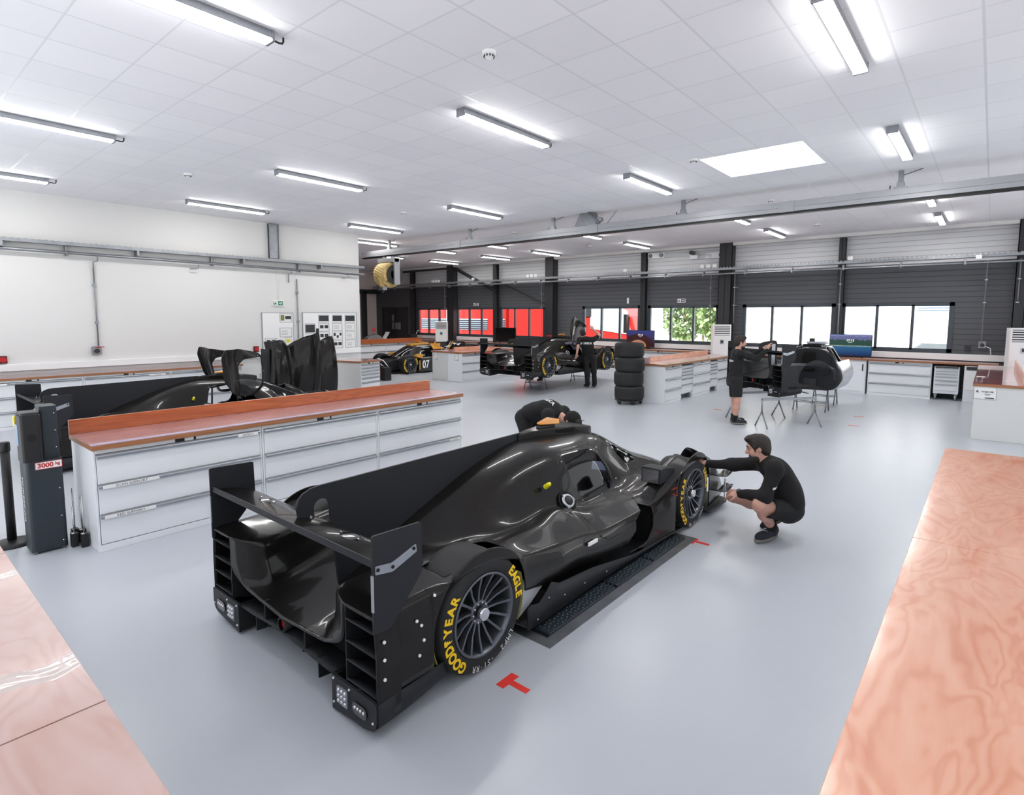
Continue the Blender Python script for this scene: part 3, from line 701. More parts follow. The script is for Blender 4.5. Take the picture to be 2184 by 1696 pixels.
def cut(bm, poly, axes, filt):
    "split faces along a convex outline seen along the third axis; returns the faces inside"
    P = np.array(poly, float); lo = P.min(0) - .002; hi = P.max(0) + .002; n = len(P); a0, a1 = axes
    area = sum(P[i][0]*P[(i+1) % n][1] - P[(i+1) % n][0]*P[i][1] for i in range(n)); sg = 1 if area > 0 else -1
    for i in range(n):
        fs = []
        for f in bm.faces:
            if not filt(f): continue
            xs = [v.co[a0] for v in f.verts]; ys = [v.co[a1] for v in f.verts]
            if max(xs) < lo[0] or min(xs) > hi[0] or max(ys) < lo[1] or min(ys) > hi[1]: continue
            fs.append(f)
        p = P[i]; q = P[(i+1) % n]; no = [0, 0, 0]; no[a0] = sg*(q[1]-p[1]); no[a1] = -sg*(q[0]-p[0]); co = [0, 0, 0]; co[a0] = p[0]; co[a1] = p[1]
        geom = set(fs)
        for f in fs: geom.update(f.edges); geom.update(f.verts)
        bmesh.ops.bisect_plane(bm, geom=list(geom), plane_co=co, plane_no=no, dist=1e-5)
    out = []
    for f in bm.faces:
        c = f.calc_center_median()
        if not filt(f): continue
        x, y = c[a0], c[a1]; ok = True
        for i in range(n):
            p = P[i]; q = P[(i+1) % n]
            if sg*((q[0]-p[0])*(y-p[1]) - (q[1]-p[1])*(x-p[0])) < -1e-6: ok = False; break
        if ok: out.append(f)
    return out
def take(bm, faces, keep=True):
    mb = MB(); idx = {}
    vs = []; fs = []
    for f in faces:
        r = []
        for v in f.verts:
            if v not in idx: idx[v] = len(vs); vs.append(v.co.copy())
            r.append(idx[v])
        fs.append(tuple(r))
    mb.add(vs, fs, True)
    bmesh.ops.delete(bm, geom=faces, context='FACES')
    return mb
def solid(o, t, off=-1):
    s = o.modifiers.new('thickness', 'SOLIDIFY'); s.thickness = t; s.offset = off; return o
def arc_text(mb, txt, a0, step, r, x, size, bold=0.0, widths=None):
    "letters round the hub on the plane x; angles in degrees from the nose, clockwise seen from outside"
    a = a0
    for i, ch in enumerate(txt):
        st = step * (widths or {}).get(ch, 1.0)
        an = math.radians(a - st/2); a -= st
        if ch == ' ': continue
        c = Vector((x, r*math.cos(an), r*math.sin(an))); put_text(mb, ch, size, c, (0, math.sin(an), -math.cos(an)), (0, math.cos(an), math.sin(an)), bold, sx=.95)
    return mb
def make_wheel(parent, loc, rz, front=False, text=True):
    R = .335 if front else .345; hw = .155 if front else .165
    prof = [(.235, hw-.012), (.25, hw-.004), (.262, hw), (.30, hw-.001), (.322, hw-.008), (R-.012, hw-.024), (R-.003, hw-.042), (R, hw-.07), (R, 0)]
    prof = prof + [(r, -x) for r, x in prof[-2::-1]]
    ty = MB().lathe(prof, 0, 72); wl = ty.build('wheel', M['rubber'], parent); wl['label'] = 'black slick tyre on the wheel'
    wl.location = loc; wl.rotation_euler = (0, 0, rz)
    rim = MB()
    rim.lathe([(.243, hw-.008), (.243, hw), (.236, hw+.004), (.228, hw-.002), (.222, hw-.03), (.216, hw-.06), (.205, -.1), (.236, -.14), (.240, -hw+.01)], 0, 60)
    hx = hw - .055
    rim.lathe([(.001, hx+.008), (.05, hx+.008), (.052, hx+.012), (.066, hx+.012), (.072, hx), (.072, hx-.03)], 0, 36)
    for k in range(15):
        a = 2*PI*k/15; vs = []
        for r, wd, x0, x1 in ((.062, .0075, hx-.028, hx+.006), (.14, .006, hx-.012, hx+.02), (.226, .0085, hw-.04, hw-.004)):
            for sgn in (-1, 1):
                for x in (x0, x1): vs.append((x, r*math.cos(a) - sgn*wd*math.sin(a), r*math.sin(a) + sgn*wd*math.cos(a)))
        fs = []
        for q in (0, 4): fs += [(q, q+1, q+5, q+4), (q+1, q+3, q+7, q+5), (q+3, q+2, q+6, q+7), (q+2, q, q+4, q+6)]
        rim.add(vs, fs)
    rm = rim.build('rim', M['rim'], wl); rm['label'] = 'grey multi-spoke alloy rim'
    MB().lathe([(.001, -.02), (.19, -.02), (.2, -.12)], 0, 30).build('brake_drum', M['dark'], wl)
    mb = MB()
    for k in range(10): a = 2*PI*k/10; mb.cyl((hx+.008, .057*math.cos(a), .057*math.sin(a)), .006, .008, 0, 8)
    mb.cyl((hx+.005, 0, 0), .034, .05, 0, 20); mb.build('wheel_nut', M['chrome'], wl)
    if text:
        mb = MB(); arc_text(mb, 'GOOD', 236, 11.2, .293, hw+.0015, .078, .0035); arc_text(mb, 'YEAR', 181, 10.6, .293, hw+.0015, .078, .0035)
        an = math.radians(186.3); er = Vector((0, math.cos(an), math.sin(an))); et = Vector((0, math.sin(an), -math.cos(an))); c = er*.293 + Vector((hw+.0015, 0, 0))
        foot = [(-.016, .03), (.012, .03), (.02, .02), (.004, .012), (.012, .006), (-.002, .0), (.006, -.008), (-.006, -.012), (-.002, -.03), (-.012, -.022), (-.014, .004), (-.02, .014)]
        mb.add([c + et*p[0] + er*p[1] for p in foot], [tuple(range(len(foot)))])
        mb.build('tyre_lettering', M['yellow'], wl); mb = MB()
        arc_text(mb, 'EAGLE', 44, 9.2, .293, hw+.0015, .074, .0035)
        mb.build('tyre_lettering', M['yellow'], wl)
        mb = MB(); arc_text(mb, 'LMP2', 322, 6.6, .297, hw+.0015, .05); arc_text(mb, '-S1·RR', 284, 6, .3, hw+.0015, .05)
        mb.build('chalk_marking', M['white'], wl)
    return wl
def plate(poly, x, t, axis=0):  # poly in the two other axes
    return MB().prism(poly, axis, x-t/2, x+t/2)
def round_poly(poly, r, n=4):
    out = []; N = len(poly); rr = r if isinstance(r, (list, tuple)) else [r]*N
    for i in range(N):
        p0, p, p1 = Vector(poly[i-1]), Vector(poly[i]), Vector(poly[(i+1) % N]); k = rr[i]
        if k <= 0: out.append(tuple(p)); continue
        a = (p0-p).normalized()*min(k, (p0-p).length*.49) ; b = (p1-p).normalized()*min(k, (p1-p).length*.49)
        for j in range(n+1): t = j/n; q = (p+a)*(1-t)**2 + p*2*t*(1-t) + (p+b)*t**2; out.append(tuple(q))
    return out
M['kevlar'] = mat('olive_yellow_kevlar', rgb(126, 122, 46), .45, coat=.3)
M['bright'] = mat('bare_aluminium_strip', rgb(190, 192, 196), .3, .9)
M['tailbox'] = carbon_mat('matt_black_carbon', (.014, .015, .017), (.024, .025, .027), .5, .1, .3)
M['black_gloss'] = mat('gloss_black_lacquer', rgb(12, 12, 13), .12, coat=.8)
EP = [(-.745, .55), (-.745, 1.03), (-.45, 1.02), (-.445, .765), (-.645, .545)]
def wing_parts(t, fin_front=1.4):
    ep = round_poly(EP, [0, .015, .015, .03, .02])
    for s in (1, -1):
        e = plate(ep, s*.905, .012).build('wing_endplate', M['carbon2'], t)
        br = round_poly([(-.735, .885), (-.64, .872), (-.49, .92), (-.485, .878), (-.635, .826), (-.735, .842)], .008)
        mb = plate(br, s*.914, .006); b = mb.build('mounting_bracket', M['handle'], e)
        mb = MB()
        for y, z in ((-.72, .863), (-.635, .85), (-.505, .9)): mb.cyl((s*.917-.002, y, z), .009, .006 , 0, 8)
        mb.build('bracket_bolt', M['dark'], e)
        MB().box((s*.905-.008, -.748, .66), (s*.905+.008, -.742, .84)).build('edge_strip', M['bright'], e)
    # wing main element
    prof = []
    for k in range(15):
        q = k/14; prof.append((-.43 - .30*q, .795 + .08*q + .028*math.sin(PI*q)*(1-q*.4) + .006))
    low = [(y, z - .010 - .018*math.sin(PI*i/14)) for i, (y, z) in enumerate(prof)][::-1]
    wn = MB().prism(prof + low, 0, -.9, .9, None, True).build('rear_wing', M['carbon'], t)
    MB().box((-.9, -.733, .868), (.9, -.726, .905)).build('gurney_flap', M['carbon2'], wn)
    for s in (-.46, .46):
        mb = MB(); mb.sphere((s, -.57, .866), .075, 20, 8, (1, .62, .07)); mb.build('wing_recess_cover', M['black_gloss'], wn)
        mb = MB()
        for dx, dy in ((-.082, 0), (.082, 0)): mb.cyl((s+dx, -.57+dy, .864-.27*dy), .005, .008, 2, 8)
        mb.build('screw', M['chrome'], wn)
def tail_parts(t):
    # inner walls of the louvre stacks, slats, pods, diffuser
    for s in (1, -1):
        plate([(-.735, .2), (-.735, .61), (-.42, .60), (-.42, .2)], s*.655, .008).build('louvre_inner_panel', M['tailbox'], t)
        for z in (.545, .43, .33, .225):
            mb = MB(); x0, x1 = sorted((s*.655, s*.905)); P = [[(x, -.735 + .30*q, z - .07*q - .02*math.sin(PI*q)) for x in (x0, x1)] for q in np.linspace(0, 1, 7)]
            mb.grid(P); solid(mb.build('louvre_slat', M['carbon2'], t), .008)
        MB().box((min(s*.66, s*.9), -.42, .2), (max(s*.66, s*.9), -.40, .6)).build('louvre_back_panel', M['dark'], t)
        x0, x1 = s*.54, s*.92
        face = round_poly([(x0, .015), (x0, .205), (x1, .205), (x1, .075), (s*.865, .045)], [0, 0, .02, .05, .03])
        pod = MB().prism(face, 1, -.75, -.735).build('tail_light_pod', M['carbon2'], t)
        mb = MB(); P = []
        for q in np.linspace(0, 1, 10):
            y = -.74 + .46*q; lift = .05*q*q; P.append([(x0, y, .018+lift), (s*.8, y, .028+lift), (s*.88, y, .05+lift), (s*(.92-.02*q), y, .085+lift), (s*(.92-.02*q), y, .2)])
        mb.grid(P, True); o = mb.build('pod_underside', M['carbon2'], pod); solid(o, .006)
        plate([(-.74, .02), (-.74, .205), (-.4, .2), (-.4, .05)], x0, .008).build('pod_inner_wall', M['tailbox'], pod)
        mb = MB(); mb.rbox((s*.64-.048, -.757, .075), (s*.64+.048, -.749, .17), .012, 1)
        sq = mb.build('square_lamp', M['led'], pod); mb = MB()
        for i in (-1, 0, 1):
            for j in (-1, 0, 1): mb.sphere((s*.64+i*.028, -.757, .122+j*.028), .011, 8, 6)
        mb.build('lamp_bulbs', M['chrome'], pod)
        mb = MB(); mb.rbox((s*.79-.06, -.757, .085), (s*.79+.06, -.749, .15), .03, 1); mb.build('oblong_lamp', M['black_gloss'], pod)
        mb = MB()
        for i in range(4): mb.sphere((s*.79-.036+i*.024, -.757, .122), .009, 8, 6)
        mb.build('lamp_bulbs', M['chrome'], pod)
        mb = MB()
        for x, z in ((.56, .19), (.56, .06), (.895, .1), (.7, .185)): mb.cyl((s*x, -.756, z), .006, .006, 1, 8)
        mb.build('rivet', M['white'], pod)
    # diffuser
    mb = MB(); P = []
    for q in np.linspace(0, 1, 14):
        y = -.735 + .9*q; z = .205 - .155*(q**1.1); P.append([(x, y, z + .012*math.cos(x*6)) for x in np.linspace(-.545, .545, 15)])
    mb.grid(P); df = mb.build('diffuser', M['tailbox'], t); solid(df, .014, 0)
    for x in (-.36, -.2, .2, .36):
        plate([(-.72, .205), (-.72, .205-.12 if abs(x) > .3 else .17), (-.4, .05), (.05, .04), (.05, .09)], x, .008).build('diffuser_strake', M['tailbox'], df)
    for x in (-.22, .24): MB().box((x-.008, -.73, .205), (x+.008, -.6, .33)).build('tail_strut', M['dark'], t)
    mb = MB(); mb.lathe([(.036, 0), (.042, 0), (.042, .22), (.036, .22)], 1, 24, (0, -.74, .262)); ex = mb.build('exhaust_pipe', M['carbon2'], t)
    MB().cyl((0, -.72, .262), .036, .01, 1, 20).build('red_end_plug', M['red'], ex)
    MB().box((-.53, -.6, .2), (.53, -.5, .33)).build('gearbox_crash_structure', M['dark'], t)
def make_car(label, livery=None):
    t = thing('race_car', label, 'car')
    mb = MB(); mb.grid(shell_grid(), True); me = mb.mesh('shell'); bm = bmesh.new(); bm.from_mesh(me); bpy.data.meshes.remove(me)
    bmesh.ops.recalc_face_normals(bm, faces=bm.faces[:])
    bm.faces.ensure_lookup_table()
    if sum(f.normal.z*f.calc_area() for f in bm.faces) < 0: bmesh.ops.reverse_faces(bm, faces=bm.faces[:])
    win = round_poly([(1.50, .905), (1.76, .90), (1.99, .872), (2.10, .70), (2.09, .535), (1.60, .55), (1.51, .64)], .03, 3)
    dpoly = [(1.30, .40), (1.33, .60), (1.44, .92), (2.02, .905), (2.16, .70), (2.12, .50), (1.80, .335), (1.42, .335)]
    dpoly = round_poly(dpoly, [.03, .06, .10, .10, .08, .06, .06, .04], 3)
    parts = {}
    for s in (1, -1):
        fu = lambda f, s=s: s*f.calc_center_median().x > .3 and f.normal.x*s > .1
        parts['win', s] = take(bm, cut(bm, win, (1, 2), fu))
        parts['door', s] = take(bm, cut(bm, dpoly, (1, 2), lambda f, s=s: s*f.calc_center_median().x > .25))
        ft = lambda f, s=s: f.normal.z > .2 and s*f.calc_center_median().x > .3
        hp = [(.60, .26), (.66, -.24), (.845, -.24), (.80, .2), (.78, .34)]
        bmesh.ops.delete(bm, geom=cut(bm, [(s*a, b) for a, b in hp], (0, 1), ft), context='FACES')
        fp = [(.60, 2.96), (.60, 3.27), (.86, 3.27), (.86, 2.96)]
        bmesh.ops.delete(bm, geom=cut(bm, [(s*a, b) for a, b in fp], (0, 1), ft), context='FACES')
        fs = lambda f, s=s: s*f.calc_center_median().x > .7
        for pl in ([(1.84, .47), (1.98, .475), (2.12, .42), (2.14, .34), (1.86, .37)], [(1.86, .37), (2.14, .34), (2.13, .23), (1.85, .28)], [(1.85, .28), (2.13, .23), (2.04, .14), (1.74, .21)], [(1.74, .21), (2.04, .14), (1.79, .085), (1.54, .17)], [(1.54, .17), (1.79, .085), (1.54, .09), (1.38, .185)]):
            bmesh.ops.delete(bm, geom=cut(bm, pl, (1, 2), fs), context='FACES')
    ws = [(-.17, 2.17), (.17, 2.17), (.30, 2.42), (.345, 2.66), (.29, 2.93), (.17, 3.03), (-.17, 3.03), (-.29, 2.93), (-.345, 2.66), (-.30, 2.42)]
    parts['ws'] = take(bm, cut(bm, ws, (0, 1), lambda f: f.normal.z > 0))
    me = bpy.data.meshes.new('body_shell'); bm.to_mesh(me); bm.free(); me.polygons.foreach_set('use_smooth', [True]*len(me.polygons))
    body = bpy.data.objects.new('body_shell', me); COL.objects.link(body); body.parent = t; me.materials.append(M['carbon']); solid(body, .010)
    parts['ws'].build('windscreen', M['screen_glass'], t)
    for s in (1, -1):
        d = parts['door', s].build('door', M['carbon'], t); solid(d, .010)
        parts['win', s].build('side_window', M['screen_glass'], d)
        if s == 1:
            mb = MB(); mb.box((.62, 1.66, .60), (.66, 1.7, .64)); 
        mb = MB()
        for y, z in ((1.47, .86), (1.75, .925), (2.03, .88), (2.13, .6), (1.85, .53), (1.56, .545)):
            x = np.interp(z, [.53, .6, .87, .93], [.565, .54, .4, .33]); mb.sphere((s*x, y, z), .007, 6, 4)
        mb.build('window_rivet', M['bright'], d)
        # fuel filler and yellow button
        n = Vector((s*.78, -.12, .6)).normalized(); c = Vector((s*.575, 1.32, .60)); q = n.to_track_quat('Z', 'Y').to_matrix().to_4x4(); q.translation = c
        if s == 1:
            ff = MB().lathe([(.001, -.01), (.07, -.01), (.078, .006), (.085, .0)], 2, 28).xf(q).build('fuel_filler', M['dark'], t)
            MB().lathe([(.036, .0), (.036, .022), (.054, .022), (.058, .004)], 2, 28).xf(q).build('filler_ring', M['bright'], ff)
            mb = MB()
            for k in range(3): a = 2*PI*k/3; mb.box((.05*math.cos(a)-.014, .05*math.sin(a)-.014, .004), (.05*math.cos(a)+.014, .05*math.sin(a)+.014, .018))
            mb.xf(q).build('filler_lug', M['bright'], ff)
            MB().lathe([(.001, .03), (.034, .028), (.036, .01)], 2, 24).xf(q).build('filler_cap', M['black'], ff)
        q2 = q.copy(); q2.translation = Vector((s*.505, 1.15, .755))
        MB().lathe([(.001, .032), (.014, .03), (.017, .012), (.02, -.03)], 2, 16).xf(q2).build('kill_switch_button', mat('yellow_button', rgb(235, 225, 30), .4) if 'kill' not in M else M['kill'], t)
        # mirror
        mb = MB(); vs = []
        for y, a in ((2.36, 1.0), (2.5, .92), (2.66, .35)): vs += [(s*(.86-.0), y, .615-.07*a), (s*(.86), y, .615+.07*a), (s*(.67), y, .615+.075*a), (s*(.67), y, .615-.07*a)]
        fs = [(0,1,2,3), (8,11,10,9)]
        for k in (0, 4): fs += [(k+i, k+4+i, k+4+(i+1) % 4, k+(i+1) % 4) for i in range(4)]
        mb.add(vs, fs); mr = mb.build('wing_mirror', M['carbon2'], t, .008, fix=True)
        q = [(s*.685, 2.352, .555), (s*.845, 2.352, .555), (s*.845, 2.352, .675), (s*.685, 2.352, .675)]; MB().add(q, [(0,1,2,3)]).build('mirror_glass', M['chrome'], mr)
        mb = MB(); addbar(mb, (s*.74, 2.5, .56), (s*.66, 2.62, .44), .03, .09); mb.build('mirror_stalk', M['carbon2'], mr)
        # wheel-well liners
        for wc, zc, R, ub in ((0, ZR, RA-.012, .52), (WB, ZF, RF_-.012, .50)):
            P = [[(s*x, wc + R*math.cos(a), max(.1, zc + R*math.sin(a))) for x in (.62 if wc == 0 else .66, .9)] for a in np.linspace(-.5, PI+.5, 36)]
            if wc == 0: P2 = [P[i] for i in range(len(P)) if not (.22 < i/35 < .74)]; k = int(.22*35)+1; pcs = [P[:k], P[int(.74*35):]]
            else: k = int(.31*35); pcs = [P[:k], P[int(.84*35):]]
            [solid(MB().grid(pc).build('wheel_arch_liner', M['kevlar'], t), .006, 0) for pc in pcs]
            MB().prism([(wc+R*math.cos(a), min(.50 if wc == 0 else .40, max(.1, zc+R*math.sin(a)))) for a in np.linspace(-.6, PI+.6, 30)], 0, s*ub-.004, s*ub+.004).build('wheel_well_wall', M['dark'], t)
        # dark inlet duct behind the front wheel
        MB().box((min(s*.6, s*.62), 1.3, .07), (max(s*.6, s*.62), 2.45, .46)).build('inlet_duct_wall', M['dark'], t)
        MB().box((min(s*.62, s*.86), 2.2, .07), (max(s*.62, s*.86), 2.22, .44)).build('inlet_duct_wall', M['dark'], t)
        # side skirt
        P = []
        for y, zt, x in ((.41, .20, .905), (.44, .215, .91), (.52, .20, .915), (.58, .235, .915), (.66, .29, .91), (.75, .25, .91), (1.17, .205, .90), (1.47, .155, .90), (1.8, .10, .905), (2.5, .075, .92), (2.74, .065, .925)):
            P.append([(s*x, y, zt), (s*(x+.005), y, (zt+.07)/2), (s*x, y, .06), (s*(x-.08), y, .052)])
        sk_ = MB().grid(P).build('side_skirt', M['carbon2'], t); solid(sk_, .008, 0)
        mb = MB()
        for y, z in ((.62, .2), (.8, .15), (1.05, .14), (1.35, .12), (.5, .1)): mb.sphere((s*.922, y, z), .006, 6, 4)
        mb.build('rivet', M['bright'], sk_)
        mb = MB()
        for y, z in ((-.70, .50), (-.70, .41), (-.70, .31), (-.50, .52), (-.47, .485), (-.455, .40), (-.485, .33), (-.38, .61)): mb.cyl((s*.9265-(.004 if s > 0 else -.004 if False else .004), y, z), .008, .008, 0, 10)
        mb.build('rivet', M['white'], t)
        # dive planes and front fence
        for z0, dz in ((.40, .06), (.24, .07)):
            P = [[(s*x, 3.5 + .36*q, z0 - dz*math.sin(PI*q*.75) + .045*q) for x in (.90, 1.0)] for q in np.linspace(0, 1, 8)]
            solid(MB().grid(P).build('dive_plane', M['carbon'], t), .008, 0)
        MB().tube([(s*.98, 3.66, .1), (s*.98, 3.66, .34)], .006, 6).build('dive_plane_stay', M['bright'], t)
        # headlamp
        mb = MB(); mb.sphere((s*.74, 3.72, .40), .1, 16, 10, (.8, .9, .8)); mb.build('headlamp', M['led'], t)
    # front splitter and floor
    mb = MB(); mb.prism(round_poly([(-.95, 3.3), (-.95, 3.85), (-.5, 4.02), (.5, 4.02), (.95, 3.85), (.95, 3.3)], .05), 2, .045, .07); mb.build('front_splitter', M['carbon2'], t)
    mb = MB(); mb.prism([(-.45, .35), (-.88, .5), (-.88, 2.5), (-.5, 2.6), (-.5, 3.4), (.5, 3.4), (.5, 2.6), (.88, 2.5), (.88, .5), (.45, .35), (.45, -.35), (-.45, -.35)], 2, .04, .06); mb.build('underfloor', M['carbon2'], t)
    for s in (1, -1):
        MB().prism([(s*.9, .42), (s*.9, .75), (s*.66, .9), (s*.66, .42)], 2, .062, .068).build('floor_edge_plate', M['bright'], t)
    for s in (1, -1): plate([(.40, .13), (.40, .37), (.70, .33), (.64, .25), (.52, .18)], s*.845, .006).build('pale_inner_panel', mat('pale_grey_composite', rgb(196, 197, 202), .4) if 'pale' not in M else M['pale'], t)
    # cockpit
    mb = MB(); mb.prism([(1.22, .1), (1.22, .55), (1.45, .5), (2.7, .45), (2.7, .1)], 0, -.48, .48); mb.build('cockpit_tub', M['dark'], t)
    mb = MB(); mb.prism([(1.28, .3), (1.3, .85), (1.42, .86), (1.55, .45), (1.9, .4), (1.9, .3)], 0, -.3, -.02); mb.build('seat', mat('black_seat_padding', rgb(24, 24, 28), .8), t, .03)
    mb = MB()
    for s in (1, -1): mb.tube([(s*.43, 1.44, .5), (s*.33, 1.5, .88), (s*.26, 1.9, .93), (s*.27, 2.2, .86), (s*.42, 2.6, .5)], .016, 8)
    mb.tube([(-.33, 1.5, .88), (.33, 1.5, .88)], .016, 8); mb.build('roll_cage', M['dgrey'], t)
    mb = MB(); mb.lathe([(.11, -.012), (.13, 0), (.11, .012), (.1, 0)], 1, 24, (-.16, 2.15, .62), True, True); mb.box((-.23, 2.14, .58), (-.09, 2.16, .66)); mb.build('steering_wheel', M['black'], t)
    # shark fin
    yy = np.linspace(-.36, 1.42, 30); base = np.interp(yy, [-.36, -.2, 0, .25, .45, .8, 1.15, 1.42], [.34, .40, .50, .62, .70, .83, .92, .96])
    hole = [(-.515, .83), (-.515, .905)] + [(-.465 - .05*math.cos(a), .905 + .045*math.sin(a)) for a in np.linspace(.2, PI-.2, 8)] + [(-.412, .90), (-.405, .80)]
    poly = [(-.61, .835), (-.625, .93), (-.612, .975), (-.58, 1.005), (-.53, 1.025), (-.47, 1.032), (1.42, 1.055)] + [(y, z) for y, z in zip(yy[::-1], base[::-1])] + hole[::-1]
    from mathutils.geometry import tessellate_polygon
    tri = tessellate_polygon([[Vector((p[0], p[1], 0)) for p in poly]]); n = len(poly); vs = [(-.008, *p) for p in poly] + [(.008, *p) for p in poly]
    fs = [tuple(x) for x in tri] + [tuple(i+n for i in x)[::-1] for x in tri] + [(i, (i+1) % n, n+(i+1) % n, n+i) for i in range(n)]
    fin = MB().add(vs, fs).build('shark_fin', M['carbon2'], t, fix=True)
    mb = MB()
    for y, z in ((-.59, .85), (-.535, .855)): mb.cyl((-.012, y, z), .007, .024, 0, 8)
    mb.build('fin_bolt', M['chrome'], fin)
    # roof scoop and camera fairing
    P = []
    for y, hwid, z0, z1 in ((1.38, .02, .97, 1.045), (1.55, .055, .98, 1.055), (1.8, .10, .985, 1.055), (2.05, .135, .975, 1.045), (2.27, .15, .955, 1.015), (2.33, .14, .955, 1.0)):
        P.append([(-hwid, y, z0-.05), (-hwid, y, z1-.012), (-hwid*.88, y, z1), (hwid*.88, y, z1), (hwid, y, z1-.012), (hwid, y, z0-.05)])
    mb = MB(); mb.grid(P, False); mb.add(P[-1], [(0,1,2,3,4,5)]); mb.add(P[0], [(5,4,3,2,1,0)]); mb.build('roof_scoop', M['carbon'], t, .006)
    mb = MB(); mb.box((-.03, 1.68, 1.04), (.03, 1.9, 1.075)); mb.build('camera_stem', M['black'], t, .01)
    mb = MB(); vs = [(-.025, 1.68, 1.085), (.025, 1.68, 1.085), (.02, 1.68, 1.105), (-.02, 1.68, 1.105), (-.08, 1.9, 1.07), (.08, 1.9, 1.07), (.075, 1.9, 1.12), (-.075, 1.9, 1.12)]
    mb.add(vs, [(0,1,2,3), (4,7,6,5), (0,4,5,1), (3,2,6,7), (0,3,7,4), (1,5,6,2)]); mb.build('roof_camera', M['amber'], t, .012, fix=True)
    MB().tube([(-.1, 2.5, .9), (-.1, 2.5, 1.0), (-.05, 2.5, 1.0)], .004, 5).build('wiper_arm', M['black'], t)
    mb = MB(); mb.tube([(.90, 2.44, .47), (.925, 2.56, .49), (.915, 2.6, .45), (.93, 2.57, .41), (.90, 2.44, .47)], .004, 6); mb.build('tow_loop_outline', M['red'], t)
    MB().box((.898, 1.12, .385), (.909, 1.24, .41)).build('sill_label', M['white'], t)
    wing_parts(t); tail_parts(t)
    w0 = make_wheel(t, (.765, 0, .345), 0); make_wheel(t, (.775, WB, .335), 0, True)
    make_wheel(t, (-.765, 0, .345), PI, False); make_wheel(t, (-.775, WB, .335), PI, True)
    return t
CARX, CARY = -3.05, 2.25
car = make_car('bare black carbon race car with a shark fin in the foreground')
car.location = (CARX, CARY, 0)
# ================================================================== cabinets, worktops, equipment
def drawer_cab(label, loc, rz, w, d, h, rows, group=None, lock=True, side=None, name='drawer_cabinet', label_at=()):
    "front faces local +x at x=0, width along +y, rows are drawer heights from the top"
    t = thing(name, label, 'cabinet', loc, rz, group)
    mb = MB(); f = .018
    mb.box((-d, 0, 0), (-.022, w, .06)); mb.box((-d, 0, .06), (0, f, h)); mb.box((-d, w-f, .06), (0, w, h)); mb.box((-d, f, h-.035), (0, w-f, h)); mb.box((-d, f, .06), (-d+.01, w-f, h-.035))
    mb.box((-.02, 0, 0), (0, w, .062)); mb.box((-d+.01, f, .06), (-.03, w-f, .07))
    mb.build('body', side or M['cab'], t, .003)
    tot = sum(rows); z = h-.04; H = h-.04-.066
    for i, r in enumerate(rows):
        dh = H*r/tot
        dr = MB().box((-.05, f+.004, z-dh+.003), (.002, w-f-.004, z-.003)).build('drawer', M['cab'], t, .002)
        hd = MB().prism([(0.002, z-.004), (.026, z-.004), (.03, z-.014), (.026, z-.034), (.018, z-.034), (.018, z-.012), (.002, z-.012)], 1, f+.006, w-f-.006)
        # prism axis 1 uses (x, z)
        hd.build('drawer_handle', M['handle'], dr)
        for (row, txt, y0, y1) in label_at:
            if row == i:
                lb = MB().box((.028, y0, z-.036), (.031, y1, z-.006)).build('drawer_label', M['paper'], dr)
                tm = MB(); put_text(tm, txt, .03, (.0318, (y0+y1)/2, z-.0225), (0, 1, 0), (0, 0, 1), 0, 'CENTER', 1.15); tm.build('label_lettering', M['dgrey'], lb)
        z -= dh
    if lock:
        MB().box((0, w*.5-.09, h-.033), (.004, w*.5-.01, h-.004)).build('lock_plate', M['black'], t); MB().box((0, w*.5+.07, h-.033), (.004, w*.5+.09, h-.004)).build('lock_button', M['black'], t)
        MB().box((0, w*.5-.01, h-.031), (.003, w*.5+.07, h-.008)).build('name_slot', M['paper'], t)
    return t
def worktop(label, loc, rz, x0, x1, y0, y1, z0, z1, top, edge, upstand=None, um=None, name='worktop'):
    "upstand: list of (x0,x1,y0,y1,height)"
    t = thing(name, label, 'worktop', loc, rz)
    MB().box((x0, y0, z0), (x1, y1, z1-.004)).build('board', edge, t, .003)
    MB().box((x0+.001, y0+.001, z1-.004), (x1-.001, y1-.001, z1)).build('surface', top, t)
    for u in (upstand or []):
        MB().box((u[0], u[2], z1+.0005), (u[1], u[3], z1+u[4])).build('upstand', um or M['wood_up'], t, .003)
    return t
# main bench behind the car
lab = ['white three-drawer cabinet at the near end of the long bench, with labelled drawers', 'white three-drawer cabinet in the middle of the long bench', 'white three-drawer cabinet at the far end of the long bench']
for i in range(3):
    drawer_cab(lab[i], (-5.79, 1.285+1.455*i, 0), 0, 1.45, .70, .90, [1, 1, 1], 'cabinets of the long bench', label_at=[[(0, 'SAFETY', 1.2, 1.4), (1, 'SCAN SUPPORT', .05, .48), (2, 'RED SUPPORT', .05, .44)], [], [(2, 'TOOLS', 1.2, 1.4)]][i])
worktop('long red-brown wooden worktop with an orange plywood upstand behind the race car', (-5.79, 1.285, 0), 0, -.71, .035, -.012, 4.372, .902, .948, M['wood'], M['wood_edge'], [(-.71, -.685, -.012, 4.372, .135)])
tag(MB().box((-5.845, 1.275, .9485), (-5.765, 5.65, .9495)).build('edge_film_strip', mat('lilac_edge_film', rgb(176, 166, 190), .3)), 'pale lilac protective film strip along the front edge of the long bench', 'film strip')
